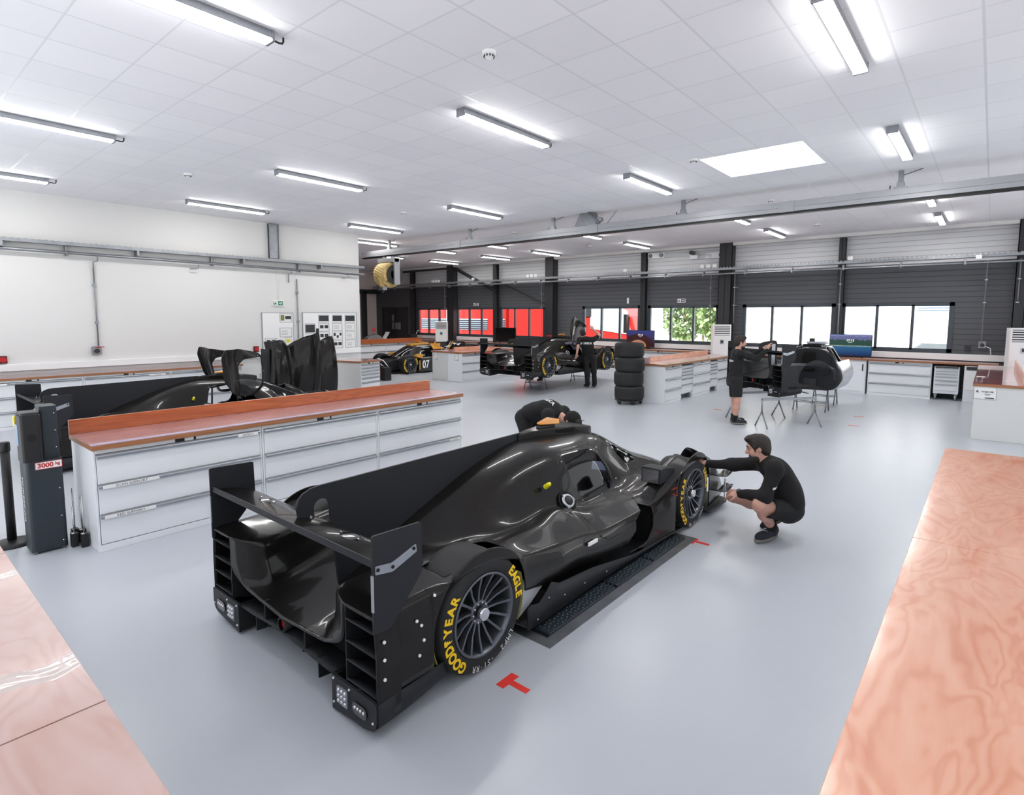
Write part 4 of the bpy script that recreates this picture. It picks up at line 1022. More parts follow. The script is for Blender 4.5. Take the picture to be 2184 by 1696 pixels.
# bench along the white left wall
for i in range(5):
    drawer_cab('white drawer cabinet under the left wall bench, ' + ['nearest the camera, cut by the photo edge', 'second from the near end', 'third from the near end', 'fourth from the near end', 'at its far end'][i], (-13.3, -1.62+1.505*i, 0), 0, 1.5, .72, .885, [1, 1, 1], 'left wall cabinets', label_at=[(0, 'OUTILS', 1.1, 1.4)] if i in (1, 3) else [(0, 'PIECES', .05, .4)] if i == 2 else [])
worktop('long wooden worktop along the white left wall', (-13.3, 0, 0), 0, -.74, .03, -1.63, 5.91, .887, .93, mat('lilac_brown_laminate', rgb(168, 148, 150), .3, coat=.4, vary=.15, vscale=2), M['wood_edge'])
# window-wall counter
x = -21.9; k = 0
seq = [('d', 1.0), ('t', .6), ('d', 1.0), ('gap', 1.0), ('d', 1.45), ('t', .6), ('d', 1.45), ('d', 1.45), ('t', .6), ('d', 1.45), ('t', .6), ('d', 1.45), ('d', 1.45), ('t', .6), ('s', 1.75), ('d', 1.37), ('c', .58), ('n', .46)]
x = -22.0
BY = 17.48
back_desc = 0
for kind, wd in seq:
    if kind == 's': x = -4.26
    if kind == 'd' and abs(wd-1.37) < .01: x = -2.46
    if kind == 'c': x = -1.07
    if kind == 'n': x = -.47
    if kind in ('d', 't'):
        rows = [1, 1, 1] if kind == 'd' else [.6, .6, .6, .8, 1, 1.4]
        nm = ['left end', 'second', 'third', 'fourth', 'fifth', 'sixth', 'seventh', 'eighth', 'ninth', 'tenth', 'eleventh', 'twelfth', 'thirteenth', 'fourteenth', 'fifteenth'][back_desc]; back_desc += 1
        lb = ('wide white three-drawer cabinet' if kind == 'd' else 'narrow white six-drawer cabinet') + ' under the window counter, ' + (nm + ' from the left' if back_desc > 1 else 'at its left end')
        if kind == 'd' and abs(wd-1.37) < .01: lb = 'wide white three-drawer cabinet under the rightmost window, left of the tool trolley'
        drawer_cab(lb, (x, BY, 0), -PI/2, wd, .38, .9, rows, 'window counter cabinets')
    elif kind == 's':
        t = thing('sliding_door_cabinet', 'white cabinet with plain sliding doors under the lake picture screen', 'cabinet', (x, BY, 0), -PI/2)
        MB().box((-.4, 0, 0), (-.02, wd, .9)).build('body', M['cab'], t, .003)
        for a, b, xx in ((.02, wd*.52, -.018), (wd*.5, wd-.02, -.004)):
            dd = MB().box((xx-.012, a, .07), (xx+.008, b, .86)).build('sliding_door', M['cab'], t, .004); MB().box((xx+.008, b-.07, .62), (xx+.012, b-.04, .8)).build('handle_recess', M['black'], dd)
    elif kind == 'c':
        t = thing('tool_trolley', 'white six-drawer tool trolley on castors under the window counter', 'tool trolley', (x+.03, BY, 0), -PI/2)
        MB().box((-.6, 0, .16), (-.02, wd-.08, .84)).build('body', M['cab'], t, .006)
        z = .80
        for r in (.07, .07, .075, .09, .1, .16):
            dr = MB().box((-.05, .03, z-r+.004), (0, wd-.11, z-.004)).build('drawer', M['cab'], t, .003); MB().box((0, .03, z-.02), (.02, wd-.11, z-.006)).build('drawer_handle', M['handle'], dr); z -= r
        MB().box((-.02, .02, .805), (.004, wd-.1, .835)).build('top_rail', M['dgrey'], t)
        for a in (.05, wd-.13):
            for b in (-.08, -.5):
                cs = MB().cyl((b-.0, a-.02, .065), .065, .04, 1, 16).build('caster', M['steel'], t); mb = MB(); mb.box((b-.03, a-.03, .1), (b+.03, a+.03, .16)); mb.build('caster_fork', M['steel'], cs)
    elif kind == 'n':
        t = thing('narrow_cabinet', 'narrow white cabinet with dark vent slot right of the tool trolley', 'cabinet', (x+.02, BY, 0), -PI/2)
        MB().box((-.66, 0, 0), (-.02, wd, .88)).build('body', M['cab'], t, .004); MB().box((-.02, .03, .3), (0, wd-.03, .76)).build('door', M['white'], t, .004); MB().box((-.02, .04, .78), (.0, wd-.04, .86)).build('vent_slot', M['dgrey'], t)
    x += wd + (.015 if kind != 'gap' else 0)
worktop('long wooden counter running under the windows', (0, 0, 0), 0, -22.0, .18, BY-.03, 18.1, .903, .95, M['wood'], M['wood_edge'])
# islands
def island(x1, y0, y1, wd, lab, rows_list, face, h=.93, up=None):
    "cabinets facing +x along y"
    y = y0; i = 0
    for kind, w_ in rows_list:
        if kind == 'r':
            t = thing('tool_trolley', lab + ', rolling drawer unit ' + ('nearest the camera' if i == 0 else 'farther back'), 'tool trolley', (x1-.01, y, 0)); i += 1
            MB().box((-.6, 0, .13), (-.02, w_, .88)).build('body', M['cab'], t, .004); z = .85
            for r in (.08, .08, .08, .1, .14, .2):
                dr = MB().box((-.05, .02, z-r+.004), (0, w_-.02, z-.004)).build('drawer', M['cab'], t, .003); MB().box((0, .02, z-.022), (.02, w_-.02, z-.006)).build('drawer_handle', M['handle'], dr); z -= r
            MB().box((-.02, .02, .845), (.003, w_-.02, .875)).build('top_rail', M['dgrey'], t)
            for a in (.07, w_-.07):
                for b in (-.08, -.5): MB().cyl((b, a-.02, .06), .06, .04, 1, 14).build('caster', M['steel'], t)
            mb = MB(); mb.box((-.55, .02, .02), (-.5, w_-.02, .12)); mb.build('rear_skirt', M['black'], t)
        else:
            drawer_cab(lab + ', wide drawer cabinet ' + {0: 'at the near corner', 1: 'second from the near corner', 2: 'third from the near corner', 3: 'at the far end'}[kind], (x1, y, 0), 0, w_, .66, .885, [1, 1, 1], 'island cabinets')
        y += w_ + .01
island(-5.79, 12.28, 17, 1.33, 'island behind the tyre stack', [(0, .93), ('r', .68), (1, 1.15), ('r', .52), (2, 1.0)], 0)
tag(MB().box((-7.14, 12.28, 0), (-6.46, 16.6, .885)).build('rear_cabinet_run', M['cab_side'], None, .004), 'plain white rear cabinet block of the island behind the tyre stack', 'cabinet')
worktop('wooden island worktop right of the tyre stack, with raised plywood shelf', (0, 0, 0), 0, -7.17, -5.75, 12.25, 16.65, .887, .935, M['wood'], M['wood_edge'], [(-6.52, -6.48, 12.9, 16.6, .12)], M['bench_r'])
island(-12.55, 12.28, 15, 1.4, 'island by the gold car', [(0, 1.3), (1, 1.3)], 0)
tag(MB().box((-13.92, 12.28, 0), (-13.22, 14.9, .885)).build('rear_cabinet_run', M['cab_side'], None, .004), 'plain white end cabinet of the island beside the gold and black car', 'cabinet')
worktop('wooden island worktop beside the gold and black car', (0, 0, 0), 0, -13.95, -12.5, 12.25, 14.93, .887, .935, M['wood'], M['wood_edge'], [(-13.25, -13.2, 12.6, 14.9, .12)], M['bench_r'])
for x, l in ((-13.75, 'left'), (-12.78, 'right')):
    t = thing('paper_notice', 'small framed paper notice on the end of the island by the gold car, ' + l + ' one', 'notice', (x, 12.279, .77))
    MB().box((-.085, -.004, -.11), (.085, 0, .11)).build('sheet', M['paper'], t); mb = MB()
    for a, b in (((-.085, -.112), (.085, -.106)), ((-.085, .106), (.085, .112)), ((-.088, -.112), (-.082, .112)), ((.082, -.112), (.088, .112))): mb.box((a[0], -.006, a[1]), (b[0], -.003, b[1]))
    mb.box((.0, -.006, -.09), (.07, -.003, -.075)); mb.box((-.06, -.006, .02), (.0, -.003, .03)); mb.build('border_print', M['dgrey'], t)
# far-left island behind the gold car
for i, (kind, y, w_) in enumerate((('d', 11.2, 1.3), ('t', 12.52, .6), ('d', 13.14, 1.35), ('d', 14.5, 1.35), ('t', 15.87, .6))):
    drawer_cab(('wide white drawer cabinet' if kind == 'd' else 'narrow white drawer cabinet') + ' of the far left island, ' + ['nearest', 'second', 'third', 'fourth', 'fifth'][i] + ' from the camera', (-19.3, y, 0), 0, w_, .66, .9, [1, 1, 1] if kind == 'd' else [.6, .6, .6, .8, 1, 1.3], 'far island cabinets')
worktop('far left island worktop with an orange plywood upstand', (0, 0, 0), 0, -20.0, -19.27, 11.15, 16.5, .902, .95, M['wood'], M['wood_edge'], [(-19.31, -19.28, 11.15, 16.4, .16)])
# small drawer cabinet behind the bench
drawer_cab('narrow white cabinet of many shallow drawers behind the far end of the long bench', (-11.75, 8.05, 0), .25, .72, .85, .9, [.5, .5, .5, .55, .7, .9, 1.3], None, True, M['cab_side'])
worktop('small wooden top on the narrow many-drawer cabinet', (-11.75, 8.05, 0), .25, -.87, .02, -.02, .74, .902, .945, M['wood'], M['wood_edge'])
# red-topped unit at right
tag(MB().box((-.165, 12.2, 0), (.52, 17.0, .9)).build('cabinet_unit', M['cab_side'], None, .004), 'white end unit under the red worktop at the right edge', 'cabinet')
worktop('glossy red worktop at the right edge of the photo', (0, 0, 0), 0, -.185, .56, 12.17, 17.0, .902, .95, mat('red_glossy_film', rgb(188, 66, 72), .06, coat=1, vary=.1), M['wood_edge'], [(.44, .47, 12.2, 16.9, .16)], M['bench_r'])
t = thing('paper_notice', 'large printed notice taped to the white end unit under the red worktop', 'notice', (-.02, 12.199, .795))
MB().box((-.15, -.004, -.108), (.15, 0, .108)).build('sheet', M['paper'], t)
mb = MB(); put_text(mb, 'A', .06, (-.1, -.0055, .02), (1, 0, 0), (0, 0, 1), .002); put_text(mb, 'CH.#5 94B', .034, (.03, -.0055, .02), (1, 0, 0), (0, 0, 1), .001)
for z, wd in ((-.02, .04), (-.035, .03)): mb.box((.03-wd, -.006, z), (.03+wd, -.004, z+.006))
mb.box((.0, -.006, -.09), (.12, -.004, -.075)); mb.build('print', M['dgrey'], t)
mb = MB()
for a, b in (((-.15, -.108), (.15, -.1)), ((-.15, .1), (.15, .108)), ((-.15, -.108), (-.142, .108)), ((.142, -.108), (.15, .108))): mb.box((a[0], -.0055, a[1]), (b[0], -.003, b[1]))
mb.build('tape_border', M['handle'], t)
for x, y in ((-.1, 13.6), (.3, 13.0)): tag(MB().box((x-.06, y-.09, .9505), (x+.06, y+.09, .952)).build('paper_sticker', M['paper']), 'small pale sticker on the red worktop, ' + ('left' if x < 0 else 'right') + ' one', 'sticker')
# foreground benches
def bench(name, label, x0, x1, y0, y1, top, joints, axis):
    t = thing(name, label, 'worktop', (0, 0, 0)); z = .948
    MB().box((x0, y0, .905), (x1, y1, z-.004)).build('board', M['wood_edge'], t, .003)
    lo, hi = (y0, y1) if axis == 1 else (x0, x1); cuts = [lo] + joints + [hi]
    for a, b in zip(cuts, cuts[1:]):
        A = (x0+.001, a+.0025, z-.004) if axis == 1 else (a+.0025, y0+.001, z-.004); B = (x1-.001, b-.0025, z) if axis == 1 else (b-.0025, y1-.001, z)
        MB().box(A, B).build('plywood_panel', top, t, .002)
    return t
bench('worktop', 'pale orange plywood worktop in the right foreground', -.24, .65, -1.5, 5.95, M['bench_r'], [3.39], 1)
tag(MB().box((-.2, -1.45, 0), (.62, 5.9, .904)).build('cabinet_block', M['cab']), 'white cabinets under the right foreground worktop', 'cabinet')
bench('worktop', 'pale pink film-covered worktop in the left foreground', -4.6, -.245, -.45, .41, M['bench_l'], [-3.45, -1.885], 0)
tag(MB().box((-4.55, -.42, 0), (-.25, .37, .904)).build('cabinet_block', M['cab']), 'white cabinets under the left foreground worktop', 'cabinet')
def film(x, wid, label):
    P = []; rnd = random.Random(int(x*50)); n = 26
    for q in range(n):
        y = -.44 + .845*q/(n-1); c = x + .02*math.sin(q*.9) + rnd.uniform(-.006, .006)
        P.append([(c + wid*(k/6-.5) + rnd.uniform(-.003, .003), y, .9485 + (.0045 if k % 2 else .0012) * (1 if 0 < k < 6 else 0)) for k in range(7)])
    o = MB().grid(P, True).build('wrinkled_film', m_film); tag(o, label, 'plastic film')
m_film = mat('clear_packing_film', rgb(245, 240, 238), .08, spec=1.0, coat=1); m_film.node_tree.nodes['Principled BSDF'].inputs['Alpha'].default_value = .4
film(-2.19, .11, 'wrinkled clear tape across the left foreground worktop, nearest one'); film(-3.14, .09, 'wrinkled clear tape across the left foreground worktop, farther one')
# lift post
t = thing('lift_post', 'dark blue-grey car lift post marked 3000 kg beside the long bench', 'lift', (-6.42, .9, 0))
MB().rbox((0, 0, .02), (.27, .25, .81), .03, 2).build('lower_housing', M['lift'], t)
MB().rbox((.0, .13, .81), (.2, .25, 1.265), .02, 2).build('upper_housing', M['lift'], t)
cb = MB().rbox((.10, -.02, .815), (.31, .12, 1.21), .025, 2).build('control_box', M['black'], t)
MB().rbox((.11, -.01, 1.21), (.30, .11, 1.235), .02, 2).build('control_box_lid', M['dgrey'], cb)
MB().rbox((.04, -.025, 1.09), (.10, .04, 1.19), .01, 0).build('switch_plate', mat('yellow_switch', rgb(240, 220, 40), .4), cb); mb = MB(); mb.rbox((.01, -.02, 1.1), (.045, .03, 1.18), .01, 0); mb.build('switch_knob', M['red'], cb)
MB().cyl((.31, .05, 1.02), .03, .006, 0, 18).build('cable_gland', M['dark'], cb)
MB().box((.11, -.0245, .95), (.21, -.02, 1.13)).build('control_label', mat('blue_grey_label', rgb(150, 170, 190), .5), cb)
sg = MB().box((.27, .06, .735), (.274, .245, .8)).build('load_sign', M['white'], t)
mb = MB(); put_text(mb, '3000', .055, (.2755, .13, .766), (0, 1, 0), (0, 0, 1), .0015); put_text(mb, 'kg', .038, (.2755, .212, .772), (0, 1, 0), (0, 0, 1), .001)
for a, b in (((.06, .735), (.245, .739)), ((.06, .796), (.245, .8)), ((.06, .735), (.064, .8)), ((.241, .735), (.245, .8))): mb.box((.274, a[0], a[1]), (.2752, b[0], b[1]))
mb.build('load_sign_print', M['red'], sg)
mb = MB(); put_text(mb, 'FINKBEINER', .075, (.1, -.002, .46), (0, 0, -1), (1, 0, 0), .001); mb.build('side_lettering', M['white'], t)
mb = MB()
for z in (.08, .3, .55, .77): mb.sphere((.27, .215, z), .007, 8, 6)
for z in (.9, 1.05, 1.2): mb.sphere((.2, .225, z), .007, 8, 6)
mb.build('screw', M['chrome'], t); mb = MB()
for x, y in ((.03, .03), (.24, .03), (.03, .22), (.24, .22)): mb.cyl((x, y, 0), .018, .03, 2, 10)
mb.build('levelling_feet', M['steel'], t)
# stanchion
t = thing('stanchion', 'black queue barrier post at the photo\'s left edge', 'barrier post', (-6.63, .84, 0))
MB().lathe([(.001, 0), (.17, 0), (.17, .012), (.1, .03), (.045, .04), (.001, .04)], 2, 36).build('base', M['black'], t); MB().cyl((0, 0, .04), .034, .82, 2, 24).build('pole', M['black'], t); MB().lathe([(.001, .93), (.035, .93), (.04, .92), (.04, .85), (.036, .845)], 2, 24).build('head', M['black'], t)
# weights with rods
for i, (x, y, h) in enumerate(((-6.14, 1.19, .36), (-6.065, 1.245, .46), (-6.26, 1.22, .5), (-6.2, 1.262, .42))):
    t = thing('weighted_rod_stand', 'black block with a thin upright metal rod by the lift post, ' + ['front left', 'front right', 'back left', 'back middle'][i] + ' of four', 'rod stand', (x, y, 0), .0, 'rod stands beside the lift')
    MB().rbox((-.032, -.026, 0), (.032, .026, .12), .006, 2).build('block', M['black'], t); MB().cyl((0, 0, .12), .006, h-.12, 2, 8).build('rod', M['chrome'], t); MB().box((-.012, -.02, .12), (.02, .0, .122)).build('sticker', M['paper'], t)
# lift platform flush in the floor next to the car, and floor marks
t = thing('lift_platform', 'dark flush lift platform with studded tread strip under the car sill', 'lift platform', (0, 0, 0))
MB().box((-4.14, 2.67, .0005), (-1.97, 4.95, .004)).build('steel_surround', M['steel'], t)
MB().box((-4.05, 2.75, .004), (-2.05, 4.87, .006)).build('pit_surface', mat('dark_pit_rubber', rgb(24, 30, 36), .6), t)
for x0, x1 in ((-2.18, -2.05), (-4.05, -3.92)):
    for a, b in ((2.77, 3.6), (3.63, 4.2), (4.23, 4.86)): tp = MB().box((x0, a, .006), (x1, b, .022)).build('tread_strip', M['lift'], t, .003)
mb = MB()
y = 2.8
while y < 4.84:
    for x in (-2.15, -2.115, -2.08): mb.sphere((x + (.015 if int(y*40) % 2 else 0), y, .022), .006, 6, 3)
    y += .035
tag(mb.build('tread_studs', mat('worn_stud_steel', rgb(96, 110, 118), .35, .5), t), kind='stuff')
def tee(x, y, label, rot=0.0, s=1.0):
    Mx = Matrix.Translation((x, y, 0)) @ Matrix.Rotation(rot, 4, 'Z')
    v = [(-.04, -.1), (.04, -.1), (.04, -.03), (.22, -.03), (.22, .03), (.04, .03), (.04, .1), (-.04, .1)]
    mb = MB(); mb.prism([(a*s, b*s) for a, b in v], 2, .0005, .002, Mx); tag(mb.build('floor_marking', M['tape']), label, 'floor marking', 'red tape marks')
tee(-1.97, 2.27, 'red T-shaped tape mark on the floor beside the rear wheel', 0, .68); tee(-1.98, 4.88, 'red T-shaped tape mark on the floor beside the front wheel', 0, .68)
for i, (x, y) in enumerate(((-2.0, 13.4), (-1.9, 12.2), (-4.55, 12.35), (-2.95, 14.5))): tag(MB().box((x-.09, y-.025, .0005), (x+.09, y+.025, .002)).build('floor_marking', M['tape']), 'short red floor tape near the body rig, ' + ['far right', 'near right', 'left of the trestles', 'behind the rig'][i], 'floor marking', 'red tape marks')
# tyre stack on a dolly
t = thing('tyre_dolly', 'low wheeled dolly under the tyre stack', 'dolly', (-6.5, 11.86, 0))
MB().lathe([(.001, .085), (.33, .085), (.33, .1), (.001, .1)], 2, 32).build('plate', M['dgrey'], t)
for k in range(5):
    a = 2*PI*k/5+.6; cs = MB().cyl((.28*math.cos(a), .28*math.sin(a)-.018, .035), .035, .036, 1, 14).build('caster', M['rubber'], t); MB().box((.28*math.cos(a)-.03, .28*math.sin(a)-.03, .05), (.28*math.cos(a)+.03, .28*math.sin(a)+.03, .085)).build('caster_fork', M['dgrey'], cs)
prof = [(.235, .02), (.26, .004), (.30, .0), (.325, .02), (.342, .06), (.345, .1), (.345, .24), (.342, .28), (.325, .318), (.30, .335), (.26, .331), (.235, .315), (.225, .17)]
for k in range(4):
    t = thing('slick_tyre', ['lowest black slick tyre of the stack, resting on the dolly', 'second lowest black slick tyre of the stack', 'second highest black slick tyre of the stack', 'topmost black slick tyre of the stack, with a rim showing'][k], 'tyre', (-6.5 + (.012, -.01, .015, -.005)[k], 11.86, .1+.336*k), 0, 'stacked slick tyres')
    MB().lathe(prof, 2, 64, closed=True).build('tyre_body', M['rubber'], t)
    MB().lathe([(.228, .04), (.222, .1), (.215, .2), (.228, .3)], 2, 40).build('rim', M['rim'], t)
    mb = MB()
    for j in range(12): a = 2*PI*j/12; addbar(mb, (.04*math.cos(a), .04*math.sin(a), .27), (.222*math.cos(a), .222*math.sin(a), .29), .016)
    mb.cyl((0, 0, .24), .05, .05, 2, 20); mb.build('spokes', M['rim'], t)
# tall air units
def ac(loc, rz, label):
    t = thing('air_conditioner', label, 'air conditioner', loc, rz)
    MB().rbox((-.26, -.17, 0), (.26, .17, 1.82), .02, 2).build('housing', M['white'], t)
    MB().box((-.22, -.173, 1.5), (.22, -.168, 1.78)).build('outlet_recess', M['dgrey'], t); mb = MB()
    for k in range(5): mb.box((-.22, -.185, 1.515+.055*k), (.22, -.165, 1.54+.055*k))
    mb.build('louvre_blades', M['white'], t)
    cp = MB().rbox((-.055, -.178, 1.24), (.055, -.17, 1.37), .008, 1).build('control_panel', M['handle'], t); MB().box((-.035, -.182, 1.28), (.035, -.177, 1.35)).build('control_display', M['dgrey'], cp)
    MB().box((-.24, -.174, .1), (.24, -.17, .6)).build('lower_grille', M['cab'], t, .004)
ac((-6.25, 17.0, 0), .55, 'tall white floor air unit in front of the black column by the man'); ac((-18.2, 16.6, 0), .75, 'tall white floor air unit by the leftmost windows'); ac((.55, 17.3, 0), .2, 'tall white floor air unit at the right edge of the photo')
# screens on the counter
def screen_lake():
    m, nt, b = new_mat('lake_picture_screen'); g = G(m); vec, o = g.xyz()
    u = g.math('DIVIDE', g.math('ADD', o[0], .5), 1.0); v = g.math('DIVIDE', o[2], .56)
    n = g.noise(g.scale(vec, (9, 1, 2)), 1, 4); n2 = g.noise(g.scale(vec, (40, 1, 8)), 1, 3)
    sky = rgb(150, 160, 220); mt = g.mix(n, rgb(98, 104, 170), rgb(140, 140, 190)); c = g.mix(g.math('LESS_THAN', v, g.math('ADD', .78, g.math('MULTIPLY', n, .3))), sky, mt)
    c = g.mix(g.math('LESS_THAN', v, g.math('ADD', .58, g.math('MULTIPLY', n2, .35))), c, g.mix(n2, rgb(22, 62, 58), rgb(50, 104, 84)))
    c = g.mix(g.math('LESS_THAN', v, g.math('ADD', .46, g.math('MULTIPLY', n, .04))), c, g.mix(n, rgb(120, 150, 160), rgb(200, 210, 200)))
    wt = g.mix(v, rgb(8, 44, 110), rgb(60, 170, 226)); c = g.mix(g.math('LESS_THAN', v, .43), c, wt)
    b.inputs['Base Color'].default_value = (0, 0, 0, 1); b.inputs['Roughness'].default_value = .3; g.l(c, b.inputs['Emission Color']); b.inputs['Emission Strength'].default_value = SCREEN; return m
def screen_arch():
    m, nt, b = new_mat('sunset_arch_screen'); g = G(m); vec, o = g.xyz()
    u = g.math('ADD', o[0], .5); v = g.math('DIVIDE', o[2], .56); n = g.noise(vec, 6, 4)
    d = g.math('SQRT', g.math('ADD', g.math('POWER', g.math('SUBTRACT', u, .42), 2.0), g.math('POWER', g.math('MULTIPLY', g.math('SUBTRACT', v, .05), .8), 2.0)))
    c = g.mix(v, rgb(70, 30, 38), rgb(60, 70, 150)); c = g.mix(g.math('LESS_THAN', d, .58), c, g.mix(n, rgb(84, 26, 28), rgb(36, 22, 32)))
    c = g.mix(g.math('LESS_THAN', d, .3), c, g.mix(v, rgb(255, 160, 40), rgb(130, 140, 200)))
    b.inputs['Base Color'].default_value = (0, 0, 0, 1); b.inputs['Roughness'].default_value = .3; g.l(c, b.inputs['Emission Color']); b.inputs['Emission Strength'].default_value = SCREEN; return m
SCREEN = .28
def screen(loc, rz, label, m, clock=True, w=1.0, h=.56):
    t = thing('monitor', label, 'screen', loc, rz)
    MB().rbox((-w/2-.012, 0, .05), (w/2+.012, .05, .05+h+.024), .008, 1).build('casing', M['black'], t)
    p = MB().box((-w/2, -.002, 0), (w/2, 0, h)).build('picture', m, t); p.location = (0, 0, .062)
    if clock:
        mb = MB(); put_text(mb, '17:13', .085, (0, -.004, h*.72), (1, 0, 0), (0, 0, 1), .001); mb.box((-.05, -.004, h*.62), (.05, -.003, h*.63)); k = mb.build('clock_digits', mat('lit_white_digits', (1, 1, 1, 1), .5, emit=(1, 1, 1, 1), es=SCREEN) if 'dig' not in M else M['dig'], p)
    mb = MB()
    for s in (-1, 1): mb.box((s*.3-.012, -.08, 0), (s*.3+.012, .12, .012)); mb.box((s*.3-.012, .01, .01), (s*.3+.012, .04, .08))
    mb.build('stand_feet', M['black'], t)
screen((-2.95, 17.7, .951), 0, 'wide screen showing a blue mountain lake under the right windows', screen_lake())
screen((-9.3, 17.7, .951), .05, 'wide screen showing an orange rock arch behind the tyre stack', screen_arch())
screen((-15.5, 17.7, .951), .1, 'switched-off black screen behind the raised car', mat('black_screen_glass', rgb(16, 16, 18), .15), False)
# whiteboards on the left wall
def board(y0, y1, z0, z1, label):
    t = thing('whiteboard', label, 'whiteboard', (XL, y0, z0))
    MB().box((0, 0, 0), (.02, y1-y0, z1-z0)).build('panel', M['white'], t); mb = MB(); w_, h_ = y1-y0, z1-z0
    mb.box((0, -.012, -.012), (.026, 0, h_+.012)); mb.box((0, w_, -.012), (.026, w_+.012, h_+.012)); mb.box((0, 0, -.012), (.026, w_, 0)); mb.box((0, 0, h_), (.026, w_, h_+.012)); mb.build('aluminium_frame', M['handle'], t)
board(6.77, 7.58, 1.08, 2.12, 'left whiteboard with a few notices on the white wall'); board(7.86, 9.5, 1.06, 2.13, 'right whiteboard covered with framed sheets')
def sheet(y0, y1, z0, z1, label, style, nm='notice_sheet'):
    x = XL+.0205; t = thing(nm, label, 'notice', (x, (y0+y1)/2, (z0+z1)/2)); a = (y1-y0)/2; b = (z1-z0)/2
    MB().box((0, -a, -b), (.004, a, b)).build('sheet', M['paper'], t); mb = MB()
    def r(p, q, s, v): mb.box((.004, p*a, q*b), (.0055, s*a, v*b))
    r(-1, -1, 1, -.94); r(-1, .94, 1, 1); r(-1, -1, -.95, 1); r(.95, -1, 1, 1)
    if style == 'photo': r(-.9, -.7, .9, .8)
    if style == 'pair': r(-.75, -.3, -.1, .5); r(.1, -.3, .8, .5)
    if style == 'three': r(-.8, -.1, -.4, .7); r(-.2, -.6, .2, .1); r(.4, 0, .8, .7)
    if style == 'lines':
        for k in range(4): r(-.7, .3-.25*k, .3, .34-.25*k)
    mb.build('frame_print', M['dgrey'], t)
    if style == 'olive':
        MB().box((.0042, -a*.85, -b*.6), (.0056, -a*.25, b*.7)).build('olive_picture', M['kevlar'], t); MB().box((.0042, -a*.1, -b*.3), (.0056, a*.85, b*.5)).build('dark_picture', M['dgrey'], t)
    if style == 'yellow': MB().box((.0042, -a*.6, -b*.2), (.0056, a*.5, b*.6)).build('yellow_block', mat('yellow_print', rgb(220, 210, 40), .6), t)
for y0, y1, z0, z1, l, st in ((7.22, 7.55, 1.88, 2.1, 'top notice with olive picture on the left whiteboard', 'olive'), (7.21, 7.54, 1.5, 1.74, 'plan drawing in the middle of the left whiteboard', 'lines'), (6.82, 7.12, 1.3, 1.48, 'low notice at the lower left of the left whiteboard', 'pair'), (7.34, 7.53, 1.27, 1.49, 'notice with a yellow block on the left whiteboard', 'yellow')): sheet(y0, y1, z0, z1, l, st)
cols = ((8.31, 8.63), (8.73, 9.04), (9.13, 9.46)); rows_ = ((1.87, 2.08), (1.63, 1.85), (1.39, 1.61), (1.15, 1.37))
sty = (('photo', 'pair', 'pair', 'lines'), ('photo', 'lines', 'three', 'pair'), ('photo', 'lines', 'lines', 'lines'))
for c in range(3):
    for r_ in range(4): sheet(cols[c][0], cols[c][1], rows_[r_][0], rows_[r_][1], 'black-framed sheet on the right whiteboard, %s row, %s column' % (('top', 'second', 'third', 'bottom')[r_], ('left', 'middle', 'right')[c]), sty[c][r_])
sheet(7.91, 8.21, 1.56, 1.84, 'black-topped sheet at the left of the right whiteboard', 'photo')
# small items on the far counters
t = thing('bench_machine', 'grey bench machine with a red and white knob on the far left island', 'machine', (-19.75, 14.2, .951))
mb = MB(); mb.prism([(-.35, 0), (.35, 0), (.45, .12), (.2, .3), (.05, .34), (-.2, .28), (-.4, .2)], 0, -.15, .15); mb.build('machine_body', mat('grey_machine_paint', rgb(120, 120, 124), .5), t, .03)
mb = MB(); mb.tube([(0, 0, .3), (0, .0, .5)], .02, 8); mb.build('post', M['steel'], t); mb = MB(); mb.cyl((.0, 0, .52), .07, .03, 0, 18); mb.build('knob', M['red'], t)
mb = MB(); addbar(mb, (.1, .35, .0), (.1, .65, .42), .25, .02); mb.build('leaning_sheet', M['paper'], t)
tag(MB().rbox((-19.8, 16.0, .951), (-19.5, 16.35, 1.25), .02, 2).build('black_case', M['black']), 'black box standing on the far left island', 'box')
t = thing('desk_lamp', 'white desk lamp arm on the counter by the leftmost window', 'lamp', (-21.2, 17.75, .951)); MB().cyl((0, 0, 0), .1, .02, 2, 20).build('base', M['white'], t); MB().tube([(0, 0, .02), (-.05, 0, .3), (.15, -.05, .42)], .02, 8).build('arm', M['white'], t)
t = thing('wall_notice', 'group of framed sheets on the dark far end of the window wall', 'notice', (-23.4, YB-.001, 1.75), PI)
for x, z in ((.2, .2), (.2, -.2), (-.05, -.2), (-.3, -.2)): MB().box((x-.1, 0, z-.17), (x+.1, .006, z+.17)).build('framed_sheet', M['handle'], t)
